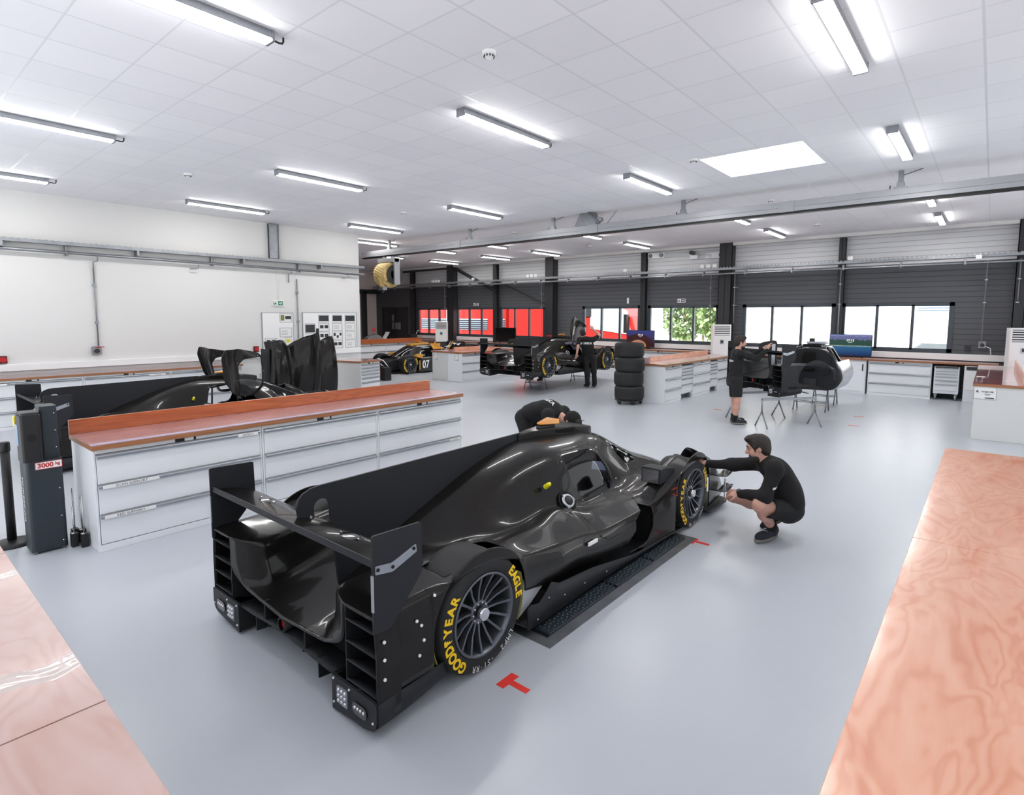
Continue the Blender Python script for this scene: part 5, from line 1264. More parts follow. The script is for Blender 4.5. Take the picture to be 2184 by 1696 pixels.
# ================================================================== people: one continuous skin surface each, clothes as children
from mathutils.bvhtree import BVHTree
class Field:
    def __init__(s, pts, pad, h):
        P = np.array(pts, float); s.lo = P.min(0)-pad; hi = P.max(0)+pad; s.h = h
        s.n = np.ceil((hi-s.lo)/h).astype(int)+1; s.ax = [s.lo[i]+h*np.arange(s.n[i]) for i in range(3)]
        s.D = np.full(tuple(s.n), .3, np.float32)
    def _sl(s, lo, hi):
        i0 = np.clip(np.floor((np.array(lo)-s.lo)/s.h).astype(int), 0, s.n-1); i1 = np.clip(np.ceil((np.array(hi)-s.lo)/s.h).astype(int)+1, 1, s.n)
        sl = tuple(slice(a, b) for a, b in zip(i0, i1)); g = np.meshgrid(*[s.ax[k][sl[k]] for k in range(3)], indexing='ij', sparse=True); return sl, g
    def _mix(s, sl, d, k, neg):
        D = s.D[sl]
        if neg:
            d = -d; h = np.clip(.5 - .5*(D-d)/k, 0, 1); s.D[sl] = D*(1-h) + d*h + k*h*(1-h)
        else:
            h = np.clip(.5 + .5*(D-d)/k, 0, 1); s.D[sl] = D*(1-h) + d*h - k*h*(1-h)
    def cone(s, a, b, r1, r2, k=.02, neg=False):
        a = np.array(a, float); b = np.array(b, float); m = max(r1, r2)+k*2+.06; sl, (x, y, z) = s._sl(np.minimum(a, b)-m, np.maximum(a, b)+m)
        d = b-a; L = max(d@d, 1e-9); px, py, pz = x-a[0], y-a[1], z-a[2]; t = np.clip((px*d[0]+py*d[1]+pz*d[2])/L, 0, 1)
        q = np.sqrt((px-d[0]*t)**2+(py-d[1]*t)**2+(pz-d[2]*t)**2) - (r1+(r2-r1)*t); s._mix(sl, q, k, neg); return s
    def ell(s, c, r, A=None, k=.02, neg=False):
        c = np.array(c, float); A = np.eye(3) if A is None else np.array(A, float); m = max(r)+k*2+.06; sl, (x, y, z) = s._sl(c-m, c+m)
        px, py, pz = x-c[0], y-c[1], z-c[2]; l = [A[i][0]*px+A[i][1]*py+A[i][2]*pz for i in range(3)]
        k0 = np.sqrt(sum((l[i]/r[i])**2 for i in range(3))); k1 = np.sqrt(sum((l[i]/r[i]**2)**2 for i in range(3)))+1e-9
        s._mix(sl, k0*(k0-1)/k1, k, neg); return s
    def clip(s, p, n, k=.004):
        n = np.array(n, float); n /= np.linalg.norm(n); x, y, z = np.meshgrid(*s.ax, indexing='ij', sparse=True)
        d = (x-p[0])*n[0]+(y-p[1])*n[1]+(z-p[2])*n[2]; s.D = np.maximum(s.D, d).astype(np.float32); return s
    def wrinkle(s, amp, f=16, seed=0):
        x, y, z = np.meshgrid(*s.ax, indexing='ij', sparse=True); a = seed
        s.D = s.D + (amp*np.sin(f*(x+.6*z)+a+2.2*np.sin(5*y+a))*np.sin(f*.8*(y-.7*z)+1.7*a+1.8*np.sin(6*x))).astype(np.float32); return s
    def mb(s):
        D = s.D; n = s.n; S_ = D < 0
        idx = -np.ones(tuple(n-1), np.int64); acc = np.zeros(tuple(n-1)+(3,), np.float32); cnt = np.zeros(tuple(n-1), np.float32)
        cor = [(i, j, k) for i in (0, 1) for j in (0, 1) for k in (0, 1)]
        sl = lambda c: tuple(slice(c[q], n[q]-1+c[q]) for q in range(3))
        for a in cor:
            for ax in range(3):
                if a[ax]: continue
                b = list(a); b[ax] = 1; da = D[sl(a)]; db = D[sl(b)]; m = (da < 0) != (db < 0); t = np.where(m, da/np.where(m, da-db, 1), 0)
                for q in range(3): acc[..., q] += np.where(m, a[q] + (t if q == ax else 0), 0)
                cnt += m
        m = cnt > 0; idx[m] = np.arange(m.sum()); ii = np.argwhere(m)
        V = (ii + acc[m]/cnt[m][:, None])*s.h + s.lo
        F = []
        for ax in range(3):
            o = [q for q in range(3) if q != ax]; A = [slice(0, n[q]) for q in range(3)]; B = A[:]; A[ax] = slice(0, n[ax]-1); B[ax] = slice(1, n[ax])
            for q in o: A[q] = slice(1, n[q]-1); B[q] = slice(1, n[q]-1)
            sa = S_[tuple(A)]; sb = S_[tuple(B)]; e = np.argwhere(sa != sb)
            if not len(e): continue
            inside = sa[tuple(e.T)]; e = e.copy(); e[:, o[0]] += 1; e[:, o[1]] += 1
            def at(d0, d1): q = e.copy(); q[:, o[0]] += d0; q[:, o[1]] += d1; return idx[tuple(q.T)]
            Q = np.stack([at(-1, -1), at(0, -1), at(0, 0), at(-1, 0)], 1)
            fl = inside if ax != 1 else ~inside; Q[~fl] = Q[~fl][:, ::-1]; F.append(Q)
        F = np.concatenate(F); F = F[(F >= 0).all(1)]
        for _ in range(2):   # light relaxation
            E = np.concatenate([F[:, [0, 1]], F[:, [1, 2]], F[:, [2, 3]], F[:, [3, 0]]]); su = np.zeros_like(V); ct = np.zeros(len(V))
            np.add.at(su, E[:, 0], V[E[:, 1]]); np.add.at(ct, E[:, 0], 1); np.add.at(su, E[:, 1], V[E[:, 0]]); np.add.at(ct, E[:, 1], 1)
            V = V*.5 + .5*su/np.maximum(ct, 1)[:, None]
        return MB().add(V, F, True)
def nrm(v): v = np.array(v, float); return v/np.linalg.norm(v)
def frame(fwd, up):
    f = nrm(fwd); u = np.array(up, float); u = nrm(u - f*(u@f)); s = np.cross(u, f); return f, s, u     # forward, left, up
def build_person(label, J, h, shirt_logo=None, sleeves='long', legs='shorts', hat=False, beard=True, watch=None, extra_hold=None, shoe=True):
    """J: joints in world metres. head c, face dir, up; shL shR elL elR wrL wrR hdL hdR(hand direction) palL palR(palm normal); hipL hipR knL knR anL anR toL toR"""
    A = {k: np.array(v, float) for k, v in J.items() if not k.startswith('curl')}
    pel = (A['hipL']+A['hipR'])/2; org = np.array([pel[0], pel[1], 0.0])
    t = thing('person', label, 'person', tuple(org))
    for k in A:
        if k not in ('face', 'up', 'hdL', 'hdR', 'palL', 'palR', 'toL', 'toR'): A[k] = A[k]-org
    pel = (A['hipL']+A['hipR'])/2; ne = (A['shL']+A['shR'])/2 + nrm(A['head']-(A['shL']+A['shR'])/2)*.03
    chest = (A['shL']+A['shR'])/2*.62 + pel*.38; belly = (A['shL']+A['shR'])/2*.3 + pel*.7
    sa = nrm(A['shL']-A['shR']); spine = nrm((A['shL']+A['shR'])/2-pel); fw = nrm(np.cross(sa, spine)); T = [sa, fw, nrm(np.cross(fw, sa))]
    if 'bulge' in J:
        chest = chest + (A['bulge']+org); belly = belly + (A['bulge']+org)*.8
    f, s, u = frame(J['face'], J['up']); H = [f, s, u]; hc = A['head']
    hp = lambda a, b, c: hc + f*a + s*b + u*c
    allp = [A[k] for k in A if k not in ('face', 'up', 'hdL', 'hdR', 'palL', 'palR', 'toL', 'toR', 'bulge')]
    hands = {}
    for q in 'LR':
        d = nrm(J['hd'+q]); pn = nrm(np.array(J['pal'+q], float) - d*(np.array(J['pal'+q], float)@d)); hands[q] = (d, pn, np.cross(d, pn)*(1 if q == 'L' else -1)); allp.append(A['wr'+q]+d*.2)
    F = Field(allp, .16, h)
    # torso core
    F.ell(chest, (.155, .10, .20), T, .05).ell(belly, (.14, .10, .15), T, .05).ell(pel, (.15, .105, .11), T, .05)
    F.cone(ne, hc-u*.05-f*.01, .062, .055, .03).cone(A['shL'], A['shR'], .055, .055, .04)
    for q in 'LR':
        F.cone(A['sh'+q], A['el'+q], .052, .041, .03).cone(A['el'+q], A['wr'+q], .042, .028, .02)
        d, pn, si = hands[q]; w0 = A['wr'+q]; curl = J.get('curl'+q, .35)
        F.cone(w0, w0+d*.03, .028, .027, .015); F.ell(w0+d*.062, (.055, .042, .0175), [d, si, pn], .012)
        for i, (off, ln) in enumerate(((.032, .072), (.011, .080), (-.011, .074), (-.031, .058))):
            b0 = w0+d*.098+si*off; spread = si*off*.35; d1 = nrm(d + pn*curl*.6 + spread); d2 = nrm(d*(1-curl*.5) + pn*curl*1.5 + spread); d3 = nrm(d*(1-curl) + pn*curl*2.2 + spread)
            b1 = b0+d1*ln*.45; b2 = b1+d2*ln*.33; b3 = b2+d3*ln*.24; r = .0092 if i < 3 else .0078
            F.cone(w0+d*.06+si*off*.8, b0, r+.002, r+.001, .008).cone(b0, b1, r+.0005, r, .003).cone(b1, b2, r, r-.0006, .003).cone(b2, b3, r-.0006, r-.0014, .003)
        tb = w0+d*.028+si*.03; t1 = tb+nrm(d*.65+si*.75+pn*.35)*.042; t2 = t1+nrm(d*.9+si*.2+pn*.4)*.034; t3 = t2+nrm(d*.9+pn*.4)*.022
        F.cone(tb-si*.012, t1, .0155, .0125, .01).cone(t1, t2, .0115, .0105, .004).cone(t2, t3, .0105, .0085, .003)
        F.cone(A['hip'+q], A['kn'+q], .078, .056, .04).cone(A['kn'+q], A['kn'+q]*.62+A['an'+q]*.38, .054, .058, .03).cone(A['kn'+q]*.62+A['an'+q]*.38, A['an'+q], .056, .036, .03)
        F.ell(A['kn'+q], (.056, .056, .056), None, .03); to = nrm(J['to'+q])
        F.cone(A['an'+q]-np.array([0, 0, .02]), A['an'+q]+to*.14-np.array([0, 0, .05]), .036, .028, .02)
    # head
    F.ell(hp(-.008, 0, .03), (.098, .075, .095), H, .02).ell(hp(.022, 0, -.05), (.068, .058, .072), H, .03).cone(hp(.06, -.03, -.085), hp(.06, .03, -.085), .024, .024, .03)
    F.cone(hp(.086, 0, .022), hp(.108, 0, -.02), .010, .015, .012).ell(hp(.098, 0, -.026), (.016, .018, .011), H, .008)
    F.cone(hp(.082, -.042, .036), hp(.082, .042, .036), .011, .011, .014)
    for q in (1, -1):
        F.ell(hp(.094, q*.032, .014), (.012, .016, .010), H, .008, True); F.ell(hp(.052, q*.05, -.025), (.03, .02, .026), H, .02)
        F.ell(hp(-.012, q*.074, .0), (.017, .010, .031), H, .005).ell(hp(-.008, q*.083, .002), (.008, .005, .018), H, .004, True)
    F.cone(hp(.085, -.018, -.062), hp(.085, .018, -.062), .008, .008, .006).cone(hp(.083, -.017, -.075), hp(.083, .017, -.075), .008, .008, .006)
    body = F.mb().build('body', M['skin'], t)
    mb = MB(); mp = MB()
    for q in (1, -1): mb.sphere(hp(.0765, q*.032, .012), .0108, 12, 8); mp.sphere(hp(.0815, q*.032, .011), .0082, 8, 6)
    ey = mb.build('eyes', mat('eye_white', rgb(150, 130, 122), .4), t); mp.build('irises', M['dark'], ey)
    mb = MB()
    for q in (1, -1): mb.tube([tuple(hp(.092, q*.016, .036)), tuple(hp(.093, q*.034, .041)), tuple(hp(.08, q*.052, .036))], .0055, 6)
    mb.build('eyebrows', M['hair'], t)
    hl = min(h, .009)
    if hat:
        F = Field([hc-.17, hc+.17], .02, hl); F.ell(hp(-.01, 0, .04), (.112, .088, .11), H, .01).ell(hp(-.03, 0, .0), (.1, .085, .09), H, .02); F.clip(hp(0, 0, .01), -u + f*-.15 if False else -u); F.mb().build('cap', M['cloth'], t)
    F = Field([hc-.17, hc+.17], .02, hl)
    F.ell(hp(-.012, 0, .04), (.107, .081, .098), H, .01).ell(hp(-.05, 0, -.01), (.060, .076, .075), H, .02).ell(hp(.05, 0, .105), (.055, .055, .03), H, .03)
    F.ell(hp(.088, 0, -.045), (.075, .1, .112), H, .012, True).ell(hp(.03, 0, -.06), (.05, .12, .075), H, .012, True)
    for q in (1, -1): F.cone(hp(.03, q*.078, .03), hp(.028, q*.074, -.02), .009, .006, .008)
    F.wrinkle(.002, 90)
    hair = F.mb().build('hair', M['hair'], t)
    if beard:
        F = Field([hc-.17, hc+.17], .02, hl)
        F.ell(hp(.03, 0, -.068), (.07, .062, .07), H, .02).cone(hp(.066, -.03, -.092), hp(.066, .03, -.092), .026, .026, .03).cone(hp(.088, -.02, -.052), hp(.088, .02, -.052), .0085, .0085, .006)
        F.ell(hp(.085, 0, -.0), (.07, .055, .045), H, .01, True).ell(hp(.10, 0, -.068), (.022, .024, .012), H, .006, True); F.ell(hp(-.02, 0, .02), (.055, .12, .05), H, .01, True)
        F.wrinkle(.0015, 110); F.mb().build('beard', M['hair'], t)
    # shirt
    F = Field(allp, .2, max(h, .009))
    F.ell(chest, (.185, .128, .235), T, .06).ell(belly, (.172, .128, .19), T, .06).ell(pel+spine*.03, (.178, .13, .10), T, .06)
    F.cone(ne+nrm(hc-ne)*.01, ne-spine*.03, .064, .085, .03).cone(A['shL'], A['shR'], .075, .075, .05)
    cuts_ = []
    for q in 'LR':
        F.cone(A['sh'+q], A['el'+q], .072, .058, .035)
        if sleeves == 'long': F.cone(A['el'+q], A['wr'+q], .058, .040, .03)
    for q in 'LR':
        if sleeves == 'short':
            m = A['sh'+q]*.45+A['el'+q]*.55; F.ell(A['el'+q], (.09, .09, .09), None, .004, True)
    F.ell(hc-u*.01, (.085, .085, .105), H, .01, True)
    F.wrinkle(.0055, 15, 1.3).wrinkle(.003, 34, .4)
    sm_ = F.mb(); sh = sm_.build('shirt', M['cloth'], t)
    if shirt_logo:
        (c, ex, ey_, txt, sz) = shirt_logo; mb = MB(); put_text(mb, txt, sz, np.array(c)-org, ex, ey_, .002)
        bv = BVHTree.FromPolygons(sm_.v, sm_.f); nn = Vector(ex).cross(Vector(ey_)).normalized()
        for i in range(len(mb.v)):
            hit = bv.ray_cast(Vector(mb.v[i])+nn*.35, -nn)
            if hit[0] is not None: mb.v[i] = tuple(hit[0]+nn*.003)
        mb.build('shirt_print', M['white'], sh)
    # shorts / trousers
    F = Field(allp, .2, max(h, .009))
    F.ell(pel, (.172, .125, .125), T, .05)
    for q in 'LR':
        k = A['kn'+q]; hpj = A['hip'+q]
        if legs == 'shorts':
            e = hpj*.16+k*.84; F.cone(hpj, e, .10, .086, .05)
        else:
            F.cone(hpj, k, .10, .075, .05).cone(k, A['an'+q]+np.array([0, 0, .0]), .075, .066, .04)
    for q in 'LR':
        if legs == 'shorts':
            k = A['kn'+q]; hpj = A['hip'+q]; d = nrm(k-hpj); fr_ = J.get('curlshorts'+q, .87); e = hpj*(1-fr_)+k*fr_; F.cone(e+d*.045, e+d*.13, .105, .105, .004, True)
    F.wrinkle(.006, 17, 2.1)
    F.mb().build('shorts' if legs == 'shorts' else 'trousers', M['cloth2'], t)
    # shoes and socks
    for q in 'LR':
        an = A['an'+q]; to = nrm(J['to'+q]); up_ = nrm(np.array([0, 0, 1.0])-to*to[2]); si = np.cross(up_, to); heel = an-to*.055-up_*.085
        F = Field([heel+to*.12-.19, heel+to*.12+.19], .03, min(h, .009)); B = [to, si, up_]
        F.ell(heel+to*.075+up_*.055, (.085, .042, .055), B, .02).ell(heel+to*.18+up_*.042, (.10, .047, .042), B, .03).cone(an-up_*.02+to*.0, an+up_*.005, .045, .045, .02).clip(heel+up_*.02, -up_)
        so = F.mb().build('shoe', M['shoe'], t)
        mb = MB(); out = []
        for i in range(28):
            a = 2*PI*i/28; x = .135+.15*math.cos(a); y = (.046 if math.cos(a) > 0 else .04)*math.sin(a)*(1+.1*math.cos(a)); out.append(heel+to*x+si*y)
        n_ = len(out); mb.add([p for p in out]+[p+up_*.026 for p in out], [tuple(range(n_))[::-1], tuple(range(n_, 2*n_))]+[(i, (i+1) % n_, n_+(i+1) % n_, n_+i) for i in range(n_)])
        mb.build('sole', M['sole'], so, .003)
        mb = MB()
        for i in range(4): c = heel+to*(.10+.028*i)+up_*(.105-.011*i); mb.tube([c-si*.022+to*.012, c+up_*.004, c+si*.022-to*.006], .0035, 5)
        mb.build('laces', M['paper'], so)
        d = nrm(A['kn'+q]-an); MB().tube([an-d*.03, an+d*.085], [.05, .052], 16).build('sock', M['cloth'], t)
    if watch:
        w0 = A['wr'+watch]; d = nrm(A['wr'+watch]-A['el'+watch]); d2, pn, si = hands[watch]
        mb = MB(); mb.lathe([(.030, -.011), (.034, -.011), (.034, .011), (.030, .011)], 2, 20, closed=True); qn = Vector(d).to_track_quat('Z', 'Y').to_matrix().to_4x4(); qn.translation = Vector(w0+d*.012); mb.xf(qn)
        wt = mb.build('watch', M['black'], t); mb = MB(); mb.cyl((0, 0, 0), .021, .01, 2, 16); q2 = Vector(-pn).to_track_quat('Z', 'Y').to_matrix().to_4x4(); q2.translation = Vector(w0+d*.012-pn*.03); mb.xf(q2); mb.build('watch_face', M['dgrey'], wt)
    return t
# man crouching at the front wheel
build_person('person crouching by the front wheel in black sweatshirt and shorts, reaching onto the car', dict(
    head=(-1.59, 5.38, .835), face=(-.93, -.30, -.25), up=(-.2, 0, .98), shL=(-1.40, 5.24, .70), shR=(-1.60, 5.56, .66), elL=(-1.44, 5.12, .47), elR=(-1.88, 5.53, .60), wrL=(-1.68, 5.22, .425), wrR=(-2.09, 5.47, .585),
    hdL=(-.9, .1, -.25), hdR=(-.95, -.2, .22), palL=(.1, .3, -1), palR=(-.1, .1, -1), curlL=.6, curlR=.15, curlshortsR=.60, curlshortsL=.74, hipL=(-1.31, 5.36, .30), hipR=(-1.33, 5.55, .30), knL=(-1.475, 5.10, .39), knR=(-1.84, 5.50, .30), anL=(-1.435, 5.385, .105), anR=(-1.47, 5.66, .17),
    toL=(-.38, -.93, -.02), toR=(-.78, -.05, -.62), bulge=(.035, .03, .02)), .0075, ((-1.495, 5.33, .57), (.77, .64, 0), (.05, -.06, 1), 'ORECA', .026), watch='L')
# man bending over on the far side of the car
build_person('person bent over behind the race car roof in black shirt and black cap', dict(
    head=(-4.02, 5.86, .72), face=(.55, -.1, -.83), up=(.83, 0, .5), shL=(-4.26, 6.04, .80), shR=(-4.26, 5.68, .80), elL=(-4.06, 6.1, .55), elR=(-4.08, 5.62, .55), wrL=(-3.98, 5.98, .38), wrR=(-3.99, 5.74, .38),
    hdL=(.1, -.1, -.95), hdR=(.1, .1, -.95), palL=(0, -1, 0), palR=(0, 1, 0), hipL=(-4.74, 5.96, .70), hipR=(-4.74, 5.76, .70), knL=(-4.60, 6.02, .40), knR=(-4.60, 5.72, .40), anL=(-4.78, 6.0, .1), anR=(-4.78, 5.74, .1), toL=(1, .1, 0), toR=(1, -.1, 0), bulge=(0, 0, .07)), .0105,
    ((-4.36, 5.82, .95), (.93, -.2, .0), (.2, .97, .05), 'ORECA', .07), hat=True, beard=False)
# man at the body rig
build_person('person standing in black sweatshirt and shorts, both arms raised to the body rig', dict(
    head=(-3.64, 10.92, 1.565), face=(.80, .58, -.12), up=(.02, 0, 1), shL=(-3.79, 11.05, 1.355), shR=(-3.58, 10.77, 1.355), elL=(-3.58, 11.26, 1.28), elR=(-3.34, 10.97, 1.27), wrL=(-3.38, 11.40, 1.43), wrR=(-3.20, 11.10, 1.44),
    hdL=(.6, .3, .6), hdR=(.15, .35, .85), palL=(.5, .2, -.6), palR=(.75, .4, -.3), curlL=.5, curlR=.7, hipL=(-3.76, 10.98, .86), hipR=(-3.64, 10.82, .86), knL=(-3.73, 11.0, .46), knR=(-3.62, 10.83, .46), anL=(-3.75, 11.03, .1), anR=(-3.66, 10.84, .1), toL=(.72, .69, 0), toR=(.85, .5, 0)), .0095,
    ((-3.79, 10.80, 1.22), (.72, -.62, 0), (0, 0, 1), 'ORECA+', .05))
# man at the raised car, seen from behind
build_person('person with red-brown hair in black T-shirt and trousers holding the raised car door up', dict(
    head=(-9.00, 13.64, 1.56), face=(-.75, .62, -.1), up=(0, 0, 1), shL=(-9.00, 13.47, 1.39), shR=(-8.72, 13.80, 1.40), elL=(-8.92, 13.29, 1.18), elR=(-8.66, 14.00, 1.52), wrL=(-8.92, 13.24, .99), wrR=(-8.80, 13.88, 1.68),
    hdL=(-.3, .1, -.8), hdR=(-.5, -.3, .7), palL=(-.6, .4, .2), palR=(-.5, .5, -.4), curlL=.4, curlR=.8, hipL=(-8.90, 13.68, .86), hipR=(-8.76, 13.84, .86), knL=(-8.87, 13.70, .46), knR=(-8.74, 13.86, .46), anL=(-8.84, 13.70, .1), anR=(-8.72, 13.88, .1), toL=(-.85, .5, 0), toR=(-.7, .7, 0)), .011,
    ((-8.74, 13.54, 1.29), (.62, .75, 0), (0, 0, 1), 'ORECA', .08), sleeves='short', legs='trousers', beard=False)
# mostly hidden helper crouching behind the raised car
build_person('person crouching behind the raised car, only boots and dark trousers in view below it', dict(
    head=(-11.05, 14.10, .80), face=(.3, -.9, 0), up=(0, 0, 1), shL=(-10.90, 14.15, .62), shR=(-11.25, 14.10, .62), elL=(-10.85, 13.95, .45), elR=(-11.30, 13.90, .45), wrL=(-10.95, 13.80, .5), wrR=(-11.20, 13.75, .5), hdL=(0, -1, .3), hdR=(0, -1, .3), palL=(-1, 0, 0), palR=(1, 0, 0),
    hipL=(-10.97, 14.35, .26), hipR=(-11.17, 14.33, .26), knL=(-10.90, 13.98, .40), knR=(-11.25, 13.95, .40), anL=(-10.90, 14.15, .1), anR=(-11.23, 14.12, .1), toL=(.2, -1, 0), toR=(-.1, -1, 0)), .014, legs='trousers')
# ================================================================== the other cars and body parts
def kids(o, nm): return [c for c in o.children if c.name.split('.')[0] == nm]
bpy.context.view_layer.update()
# open door of a car: a copy of the right door swung up about its front edge
def swing_door(root, s, ang, tilt=0.0):
    for o in bpy.data.objects:
        if o.name.split('.')[0] == 'side_window' and o.parent and o.parent.parent == root:
            for sl in o.material_slots: sl.link = 'OBJECT'; sl.material = M['glass']
    ds = [c for c in bpy.data.objects if c.parent == root and c.name.split('.')[0] == 'door']
    d = [x for x in ds if sum(v.co.x for v in list(x.data.vertices)[:40])*s > 0][0]
    P = Vector((s*.42, 2.12, .72)); Rm = Matrix.Rotation(ang, 4, 'X') @ Matrix.Rotation(s*tilt, 4, 'Y')
    d.matrix_local = Matrix.Translation(P) @ Rm @ Matrix.Translation(-P)
    return d
# car raised on trestles
c2 = dup(car, (-9.85, 11.97, .42), 0, 'black carbon race car raised on metal trestles, a man at its open door'); swing_door(c2, 1, -1.75, .8)
def trestle(label, a, b, h, spread=.17, group='metal trestles', yleg=False):
    "bar from a to b at height h, splayed legs at both ends"
    a = Vector(a); b = Vector(b); c = (a+b)/2; t = thing('trestle', label, 'trestle', (c.x, c.y, 0), 0, group); a = a-c; b = b-c; d = (b-a).normalized(); p = Vector((-d.y, d.x, 0))
    mb = MB(); addbar(mb, a+Vector((0, 0, h-.02)), b+Vector((0, 0, h-.02)), .04); mb.build('top_bar', M['steel'], t)
    for e in (a, b):
        for s in (1, -1): MB().tube([e+Vector((0, 0, h*.55 if yleg else h-.03)), e+p*s*spread+Vector((0, 0, .004))], .014, 8).build('leg', M['steel'], t)
        if yleg: MB().tube([e+Vector((0, 0, h*.54)), e+Vector((0, 0, h-.03))], .016, 8).build('post', M['steel'], t); continue
        mb = MB(); mb.tube([e+p*spread*.62+Vector((0, 0, h*.38)), e-p*spread*.62+Vector((0, 0, h*.38))], .009, 6)
        mb.build('cross_brace', M['steel'], t)
    if yleg: return t
    mb = MB(); mb.tube([a+p*spread*.62+Vector((0, 0, h*.38)), b+p*spread*.62+Vector((0, 0, h*.38))], .009, 6); mb.tube([a-p*spread*.62+Vector((0, 0, h*.38)), b-p*spread*.62+Vector((0, 0, h*.38))], .009, 6); mb.build('long_brace', M['steel'], t)
    return t
trestle('low metal trestle under the tail of the raised car', (-10.1, 12.5, 0), (-9.54, 12.53, 0), .46); trestle('low metal trestle under the front of the raised car', (-10.1, 14.77, 0), (-9.5, 14.9, 0), .46)
tag(MB().box((-9.62, 11.8, 1.51), (-9.5, 11.9, 1.55)).build('parts_box', M['red']), 'small red part lying on the roof of the raised car', 'part')
o = bpy.data.objects['parts_box']; o.location = (-.27, 1.3, -.04)
# car behind the long bench
c3 = dup(car, (-10.02, 2.3, 0), 0, 'black race car behind the long bench with both gull-wing doors raised'); swing_door(c3, 1, -1.5, .45); swing_door(c3, -1, -1.3, -.45)
# gold and black car number 07, nose to the camera's left
def livery():
    m, nt, b = new_mat('black_gold_livery'); g = G(m); vec, o = g.xyz()
    a = g.math('SUBTRACT', o[2], g.math('MULTIPLY', o[1], .22)); s1 = g.math('MULTIPLY', g.math('GREATER_THAN', o[2], .80), g.math('LESS_THAN', o[2], 1.0)); s1 = g.math('MULTIPLY', s1, g.math('MULTIPLY', g.math('LESS_THAN', o[1], 1.5), g.math('GREATER_THAN', o[1], .75)))
    q = g.math('FRACT', g.math('MULTIPLY', g.math('ADD', o[1], g.math('MULTIPLY', o[2], .9)), 1.05)); st = g.math('MULTIPLY', g.math('LESS_THAN', q, .09), g.math('LESS_THAN', o[1], 1.2)); f = g.math('MAXIMUM', s1, st)
    c = g.mix(f, rgb(14, 14, 15), rgb(206, 146, 48)); c = g.mix(g.math('MULTIPLY', g.math('GREATER_THAN', q, .14), g.math('MULTIPLY', g.math('LESS_THAN', q, .19), g.math('LESS_THAN', o[1], .6))), c, rgb(225, 225, 228))
    g.l(c, b.inputs['Base Color']); b.inputs['Roughness'].default_value = .25; b.inputs['Coat Weight'].default_value = .8; return m
M['livery'] = livery(); M['gold'] = mat('gold_paint', rgb(214, 158, 60), .3, coat=.5)
c4 = dup(car, (-16.6, 15.8, 0), PI, 'gold and black race car numbered 07 with its nose bodywork removed', skip=('headlamp', 'dive_plane', 'dive_plane_stay', 'front_splitter'))
for ch in [o for o in bpy.data.objects if o.parent == c4]:
    nm = ch.name.split('.')[0]
    if nm in ('door', 'shark_fin', 'roof_scoop', 'wing_mirror'):
        for sl in ch.material_slots: sl.link = 'OBJECT'; sl.material = M['livery'] if nm in ('door', 'shark_fin') else M['gold']
    if nm == 'body_shell':   # front bodywork removed: the shell ends behind the front wheels
        me = ch.data.copy(); ch.data = me; bm = bmesh.new(); bm.from_mesh(me)
        bmesh.ops.delete(bm, geom=[f for f in bm.faces if f.calc_center_median().y > 2.52 and (abs(f.calc_center_median().x) > .33 or f.calc_center_median().y > 3.1)], context='FACES'); bm.to_mesh(me); bm.free()
        for sl in ch.material_slots: sl.link = 'OBJECT'; sl.material = M['livery']
    if nm == 'wheel_arch_liner' and max(v.co.y for v in ch.data.vertices) > 2.5 or nm == 'wheel_well_wall' and max(v.co.y for v in ch.data.vertices) > 2.5: bpy.data.objects.remove(ch)
mb = MB(); put_text(mb, '07', .40, (-.945, 2.3, .30), (0, -1, 0), (0, 0, 1), .008, 'CENTER', .8); mb.build('race_number', M['white'], c4)
mb = MB(); mb.add([(-.945, 2.60, .14), (-.945, 2.56, .14), (-.945, 2.56, .46), (-.945, 2.60, .46)], [(3, 2, 1, 0)]); mb.build('number_stripe', M['gold'], c4)
plate([(1.3, .08), (2.62, .08), (2.62, .5), (1.9, .5), (1.5, .42)], -.935, .012).build('number_panel', M['livery'], c4)
mb = MB()
for pts in ([(-.4, .97), (-.1, .93), (-.25, .86)], [(-.15, .98), (.1, .99), (-.02, .90)], [(.15, .9), (.55, .86), (.3, .82)]):
    mb.add([(-.0095, y, z) for y, z in pts], [(0, 1, 2)])
mb.build('fin_star_graphic', M['white'], c4)
mb = MB()
for s in (1, -1):
    for z in (.22, .46): mb.tube([(s*.35, 2.8, z), (s*.62, 2.95, z-.02)], .014, 6); mb.tube([(s*.35, 3.1, z), (s*.62, 2.98, z-.02)], .014, 6)
    mb.tube([(s*.36, 2.7, .5), (s*.6, 2.9, .22)], .018, 8)
mb.build('front_suspension', M['chrome'], c4)
mb = MB(); mb.prism([(2.5, .1), (2.5, .55), (3.3, .5), (3.55, .4), (3.55, .1)], 0, -.33, .33); mb.build('bare_nose_tub', M['tailbox'], c4, .02)
t = thing('stay_stand', 'chrome frame with orange-handled part standing in front of the gold car', 'stand', (-14.75, 11.0, 0))
mb = MB(); mb.box((-.12, -.1, 0), (.14, .16, .42)); mb.build('black_block', M['black'], t, .02); mb = MB(); mb.tube([(-.05, -.25, .72), (.0, -.05, .64), (.04, .1, .45), (.05, .1, .4)], .02, 8); mb.tube([(-.1, -.12, .55), (-.02, .05, .4)], .016, 8); mb.build('chrome_tube', M['chrome'], t)
MB().rbox((-.14, -.2, .2), (-.06, -.12, .38), .01, 2).build('orange_handle', M['amber'], t)
